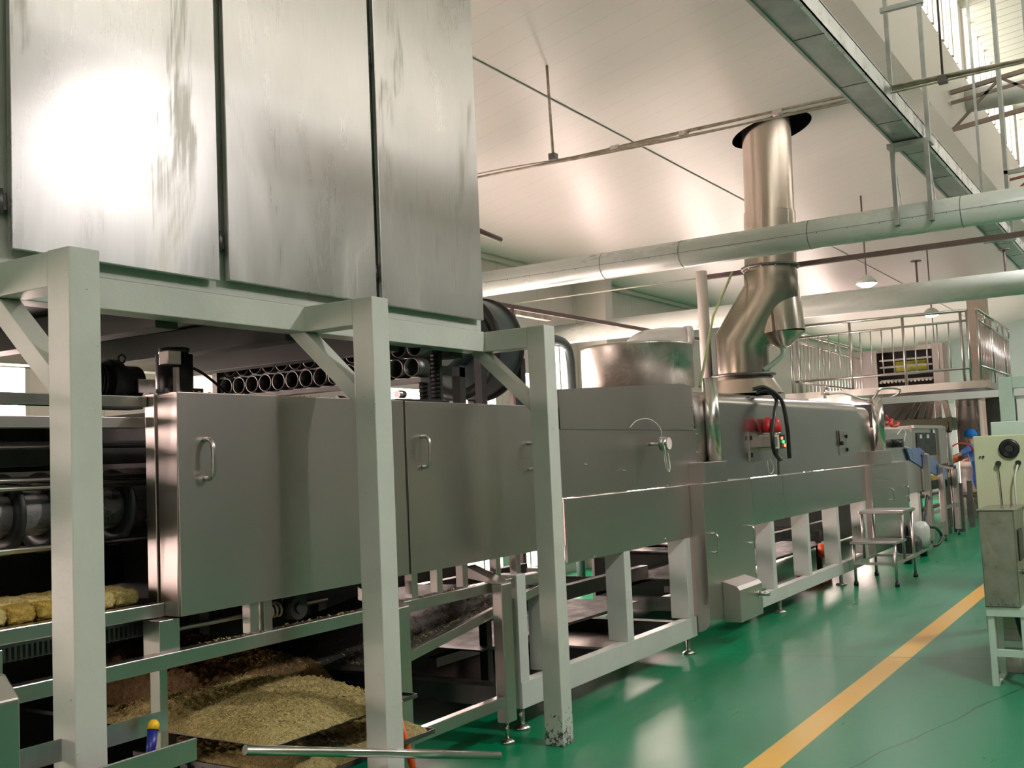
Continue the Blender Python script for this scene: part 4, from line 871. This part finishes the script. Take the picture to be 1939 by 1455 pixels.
tag(MB().box(21.2, 22.4, 3.85, 4.4, 1.02, 1.07).box(21.3, 21.36, 3.9, 3.96, 0, 1.02).box(22.3, 22.36, 4.3, 4.36, 0, 1.02).box(21.3, 21.36, 4.3, 4.36, 0, 1.02).box(22.3, 22.36, 3.9, 3.96, 0, 1.02).build('feed_table', 'olive'), 'brown feed table in front of the worker\'s gloved hands', 'table')
# ---- person
def person():
    t = thing('person', 'worker in blue overalls and blue hair net leaning forward with orange gloves', 'person', (22.5, 3.45, .55))
    me = bpy.data.meshes.new('body')
    J = {'pel': (22.5, 3.44, 1.12), 'sp': (22.5, 3.46, 1.28), 'ch': (22.5, 3.50, 1.43), 'nk': (22.5, 3.53, 1.54), 'hd0': (22.5, 3.55, 1.60), 'hd': (22.5, 3.56, 1.70), 'top': (22.5, 3.55, 1.79),
         'hl': (22.42, 3.44, 1.05), 'kl': (22.40, 3.50, .80), 'al': (22.42, 3.44, .62), 'tl': (22.42, 3.56, .58),
         'hr': (22.6, 3.43, 1.05), 'kr': (22.62, 3.46, .80), 'ar': (22.62, 3.38, .62), 'tr': (22.62, 3.50, .58),
         'sl': (22.34, 3.52, 1.46), 'el': (22.28, 3.72, 1.32), 'wl': (22.28, 3.92, 1.26), 'pl': (22.28, 3.98, 1.25),
         'sr': (22.66, 3.51, 1.46), 'er': (22.70, 3.70, 1.28), 'wr': (22.66, 3.90, 1.20), 'pr': (22.66, 3.96, 1.18)}
    R = {'pel': .13, 'sp': .125, 'ch': .135, 'nk': .055, 'hd0': .07, 'hd': .095, 'top': .05, 'hl': .085, 'kl': .06, 'al': .045, 'tl': .035, 'hr': .085, 'kr': .06, 'ar': .045, 'tr': .035,
         'sl': .065, 'el': .045, 'wl': .035, 'pl': .032, 'sr': .065, 'er': .045, 'wr': .035, 'pr': .032}
    E = [('pel', 'sp'), ('sp', 'ch'), ('ch', 'nk'), ('nk', 'hd0'), ('hd0', 'hd'), ('hd', 'top'), ('pel', 'hl'), ('hl', 'kl'), ('kl', 'al'), ('al', 'tl'), ('pel', 'hr'), ('hr', 'kr'), ('kr', 'ar'), ('ar', 'tr'),
         ('ch', 'sl'), ('sl', 'el'), ('el', 'wl'), ('wl', 'pl'), ('ch', 'sr'), ('sr', 'er'), ('er', 'wr'), ('wr', 'pr')]
    off = Vector((22.5, 3.45, .55))
    def skin(name, keys, extra, m, scale=1.0, root=None):
        vs = list(keys); me = bpy.data.meshes.new(name)
        me.from_pydata([Vector(J[k])-off for k in vs], [(vs.index(a), vs.index(b)) for a, b in E if a in vs and b in vs]+extra, [])
        o = bpy.data.objects.new(name, me); COL.objects.link(o); o.parent = t
        sk = o.modifiers.new('skin', 'SKIN'); sk.use_smooth_shade = True
        lay = me.skin_vertices[0].data if len(me.skin_vertices) else me.skin_vertices.new().data
        for i, k in enumerate(vs): lay[i].radius = (R[k]*scale, R[k]*scale)
        for i in range(len(vs)): lay[i].use_root = (vs[i] == (root or vs[0]))
        q = o.modifiers.new('sub', 'SUBSURF'); q.levels = 2; q.render_levels = 2
        me.materials.append(M[m]); return o
    for k in ():
        pass
    body = skin('body', list(J), [], 'skin', 1.0, 'pel')
    skin('shirt', ['pel', 'sp', 'ch', 'sl', 'sr', 'el', 'er'], [], 'cloth_blue', 1.24, 'pel')
    skin('trousers', ['sp', 'pel', 'hl', 'kl', 'al', 'hr', 'kr', 'ar'], [], 'cloth_trouser', 1.13, 'pel')
    hn = MB().lathe([(0, .155), (.06, .145), (.10, .11), (.125, .06), (.125, .02), (.11, 0)], (22.5, 3.535, 1.665), 20).build('hair_net', 'cap', t)
    f = MB().lathe([(0, .018), (.012, .01), (.014, 0), (.01, -.01)], (22.5, 3.665, 1.67), 10).build('nose', 'skin', t)
    for k, h in (('l', 22.28), ('r', 22.66)):
        w_, p_ = Vector(J['w'+k]), Vector(J['p'+k]); d = (p_-w_).normalized()
        g = MB().tube([w_-d*.16, w_, p_, p_+d*.035], [.05, .045, .05, .035], 12)
        side = Vector((1, 0, 0))
        for i in range(4):
            b0 = p_+d*.02+side*(.03-.02*i); L = (.065, .075, .07, .055)[i]
            g.tube([b0, b0+d*L*.55+Vector((0, 0, -.008)), b0+d*L+Vector((0, 0, -.03))], [.011, .010, .008], 8)
        g.tube([p_+side*.035, p_+side*.06+d*.03, p_+side*.055+d*.055], [.013, .011, .009], 8)
        g.build('glove', 'glove', t)
    for k in 'lr':
        a, b_ = Vector(J['a'+k]), Vector(J['t'+k]); MB().tube([a+Vector((0, 0, .10)), a, (a.x, b_.y-.05, .60), (b_.x, b_.y+.08, .585)], [.055, .055, .05, .035], 12).build('boot', 'boot', t)
person()
# ================================================================== PLATFORM
t = thing('raised_platform', 'raised stainless platform with balustrade above the far machines', 'platform', (18.5, 4.2, 2.45))
FX, YL, YR, ZD = 18.5, 5.72, 2.66, 2.56
MB().box(FX, 25.5, YR, YL+.2, ZD-.11, ZD).build('deck', 'steel', t, .004)
MB().box(FX-.01, FX, 2.55, 5.9, ZD-.12, ZD).build('deck_edge', 'steel_bright', t)
def rail(a, b, r=.026): return MB().cyl(a, b, r, 10)
rail((FX, YL, 3.745), (FX, 2.83, 3.715)).build('handrail', 'steel_bright', t)
rail((FX, YL, 3.54), (FX, 2.83, 3.55), .02).build('mid_rail', 'steel', t)
rail((FX, YL, 2.76), (FX, 2.83, 2.77), .022).build('low_rail', 'steel', t)
for y in (5.63, 4.72, 3.84, 2.93, 2.83): rail((FX, y, ZD), (FX, y, 3.73), .024).build('rail_post', 'steel', t)
for i in range(15):
    y = 5.45-i*.179
    if min(abs(y-q) for q in (5.63, 4.72, 3.84, 2.93)) < .05: continue
    rail((FX, y, 2.76), (FX, y, 3.54), .011).build('baluster', 'steel', t)
def side(y, xa, xb, nb):
    rail((xa, y, 3.70), (xb, y, 3.66)).build('handrail', 'steel_bright', t)
    rail((xa, y, 3.53), (xb, y, 3.46), .02).build('mid_rail', 'steel', t)
    rail((xa, y, 2.78), (xb, y, 2.78), .022).build('low_rail', 'steel', t)
    for k in range(6): x = xa+(xb-xa)*k/5; rail((x, y, ZD if k % 2 == 0 else 3.5), (x, y, 3.69), .02).build('rail_post', 'steel', t)
    for k in range(nb): x = xa+(xb-xa)*(k+.5)/nb; rail((x, y, ZD), (x, y, 3.49), .009).build('baluster', 'steel', t)
side(2.66, 18.35, 22.0, 22); side(5.80, 18.6, 23.6, 22)
for (x, y) in ((18.7, 5.6), (25.2, 5.6), (25.2, 3.0)): MB().box(x, x+.12, y, y+.12, 0, ZD-.11).build('platform_leg', 'steel_dark', t)
t = thing('stainless_column', 'broad pinkish stainless column carrying the right end of the platform', 'column', (23.5, 3.7, 0))
MB().box(23.5, 24.1, 3.50, 3.95, 0, 2.44).build('column_body', 'steel_bright', t, .005)
MB().box(23.49, 23.5, 3.56, 3.90, 1.5, 2.3).build('column_panel', 'steel', t)
tag(MB().box(23.9, 24.5, 3.16, 3.42, 0, 2.44).build('grey_column', 'steel_dark'), 'narrower grey steel column right of the pinkish one', 'column')
t = thing('hopper_tower', 'steel hopper tower with yellow-lit ladder of cups behind the platform railing', 'machine', (24, 5, 2.45))
MB().box(24.0, 24.6, 5.58, 6.15, ZD, 3.66).build('side_cabinet', 'steel', t, .005)
MB().box(24.0, 24.6, 4.20, 4.42, ZD, 3.72).build('side_cabinet', 'steel', t, .005)
MB().box(24.0, 24.5, 4.42, 5.58, 3.60, 3.70).build('top_beam', 'steel_bright', t)
MB().box(24.4, 24.45, 4.42, 5.58, ZD, 3.60).build('back_plate', 'dark', t)
MB().box(24.3, 24.36, 4.6, 5.25, 3.18, 3.4).build('noodle_sheet', mat('bright_yellow_noodle_sheet', (.75, .78, .08), .5, 0, .3, 8), t)
for i in range(6): MB().box(24.1, 24.15, 4.45, 5.55, 2.66+i*.15, 2.70+i*.15).build('cup_rail', 'steel', t)
for i in range(14): MB().cyl((24.08, 4.5+i*.08, 2.95), (24.12, 4.5+i*.08, 2.95), .03, 10).build('cup', 'steel_bright', t)
MB().box(24.1, 24.3, 4.5, 4.7, 3.72, 3.78).build('motor_cap', 'steel', t)
# chutes
for i in range(7):
    y = 4.42-i*.105; yb = 4.70-i*.175
    o = MB().bar((21.4, y, 2.44), (21.0, yb, 2.03), .10, .045, (1, 0, 0)).build('noodle_chute', 'steel_bright' if i % 2 else 'steel')
    tag(o, '%s from the left of the slanting stainless chutes under the platform' % ORD[i], 'chute', 'fan of chutes under the platform')
t = thing('cutter_head_beam', 'olive-brown beam below the fan of chutes', 'beam', (21, 4.2, 0))
MB().box(21.0, 21.5, 3.60, 4.95, 1.80, 2.04).build('beam_body', 'olive', t, .004)
MB().box(21.1, 21.2, 4.7, 4.8, 0, 1.8).box(21.1, 21.2, 3.75, 3.85, 0, 1.8).box(21.2, 21.4, 3.75, 4.8, 1.2, 1.6).build('beam_support', 'steel_dark', t)
tag(MB().box(21.6, 23.2, 4.3, 5.6, 1.3, 2.4).box(21.7, 21.8, 4.4, 4.5, 0, 1.3).box(23, 23.1, 5.4, 5.5, 0, 1.3).build('dark_hopper', 'dark'), 'dark machine body hidden behind the chutes', 'machine')
# pale bar and green post frame at right
tag(MB().box(14.6, 14.64, 1.6, 3.35, 2.13, 2.22).build('pale_beam', 'white'), 'long pale scuffed bar crossing below the platform', 'beam')
t = thing('green_gantry', 'pale green square-tube gantry behind the yellow-green control cabinet', 'gantry', (10, 1.2, 0))
MB().box(10.0, 10.1, 1.21, 1.32, 0, 2.13).build('leg', 'cabgreen', t, .004)
MB().box(10.0, 10.1, -.4, 1.21, 2.03, 2.13).build('top_beam', 'cabgreen', t, .004)
MB().box(10.0, 10.1, -.4, -.29, 0, 2.03).build('leg', 'cabgreen', t, .004)
# ================================================================== CONTROL CABINET AND FRONT BOX
t = thing('control_cabinet', 'tall pale yellow-green control cabinet with a round fan grille', 'cabinet', (8.25, .7, 0))
MB().box(8.0, 8.62, .25, 1.245, .30, 1.625).build('cabinet_body', 'cabinet', t, .006)
f = MB().ringtube((7.985, 1.015, 1.53), (8.0, 1.015, 1.53), .066, .028, 36).build('fan_grille', 'black', t)
for r in (.055, .045, .036): MB().ringtube((7.98, 1.015, 1.53), (7.986, 1.015, 1.53), r, r-.004, 36).build('grille_ring', 'dark', f)
MB().cyl((7.98, 1.015, 1.53), (8.0, 1.015, 1.53), .026, 20).build('fan_hub', 'dark', f)
for y in (1.09, .965): MB().cyl((7.97, y, 1.43), (8.0, y, 1.43), .018, 12).build('cable_gland', 'black', t)
MB().cyl((7.99, 1.205, 1.48), (8.0, 1.205, 1.48), .006, 8).cyl((7.99, 1.185, 1.48), (8.0, 1.185, 1.48), .008, 8).build('small_mark', 'dark', t)
MB().box(8.02, 8.6, .27, 1.23, .0, .30).build('plinth', mat('peeling_white_plinth', (.62, .60, .55), .7, 0, .15, 8, dirt=(.25, .22, .17), dirtamt=.8), t)
MB().tube(chain([(7.98, .965, 1.43), (7.94, .99, 1.30), (7.95, .985, 1.0), (7.97, .98, .6)]), .007, 8).build('white_cable', 'cord', t)
MB().tube(chain([(7.98, 1.09, 1.42), (7.985, 1.085, 1.2), (7.985, 1.08, .9)]), .003, 6).build('thin_cable', 'dark', t)
t = thing('mint_cabinet', 'pale mint green cabinet top just behind the control cabinet', 'cabinet', (9, .7, 0))
MB().box(8.9, 9.3, .2, 1.25, 0, 1.73).build('cabinet_body', 'cabgreen', t, .005)
t = thing('electrical_box', 'brushed stainless electrical box on a pale green stand at the right edge', 'electrical box', (7.6, 1.05, .5))
MB().box(7.52, 7.98, .96, 1.17, .512, 1.135).build('box_body', mat('dull_green_grey_stainless', (.27, .29, .255), .33, .9, .25, 5, dirt=(.42, .42, .36), dirtamt=.5), t, .006)
MB().box(7.50, 7.99, .945, 1.18, 1.135, 1.145).build('lid', 'steel', t, .003)
for i in range(4): MB().cyl((7.513, 1.0+i*.045, .53), (7.52, 1.0+i*.045, .53), .006, 8).build('screw', 'steel_dark', t)
MB().box(7.62, 7.82, .952, .96, .80, 1.0).build('black_window', 'black', t)
MB().cyl((7.72, .93, .72), (7.72, .96, .72), .018, 12).build('lock', 'steel_bright', t)
t = thing('box_stand', 'pale green angle-iron stand under the stainless electrical box', 'stand', (7.6, 1.07, 0))
for (x, y) in ((7.54, 1.165), (7.9, 1.165), (7.54, .97), (7.9, .97)):
    MB().box(x, x+.04, y-.04, y, .0, .45).build('leg', 'cabgreen', t, .002)
MB().box(7.53, 7.95, .93, 1.17, .45, .51).build('top_frame', 'cabgreen', t, .002)
MB().box(7.54, 7.58, .97, 1.125, .19, .235).box(7.90, 7.94, .97, 1.125, .19, .235).build('stretcher', 'cabgreen', t, .002)
MB().box(7.58, 7.90, 1.125, 1.165, .0, .012).build('foot_bar', 'cabgreen', t)
tag(MB().tube(chain([(7.75, 1.03, .5), (7.8, 1.02, .42), (7.86, 1.0, .28), (7.92, .96, .16)]), .022, 10).build('black_conduit', 'black'), 'black flexible conduit dropping from under the stainless electrical box', 'conduit')
t = thing('blue_bucket', 'bright blue plastic bucket half cut off behind the stand', 'bucket', (8.0, .85, 0))
MB().lathe([(.0, .0), (.10, .0), (.125, .24), (.13, .245), (.12, .24), (.095, .01)], (7.82, .82, 0), 28).build('bucket', 'blue_bright', t)
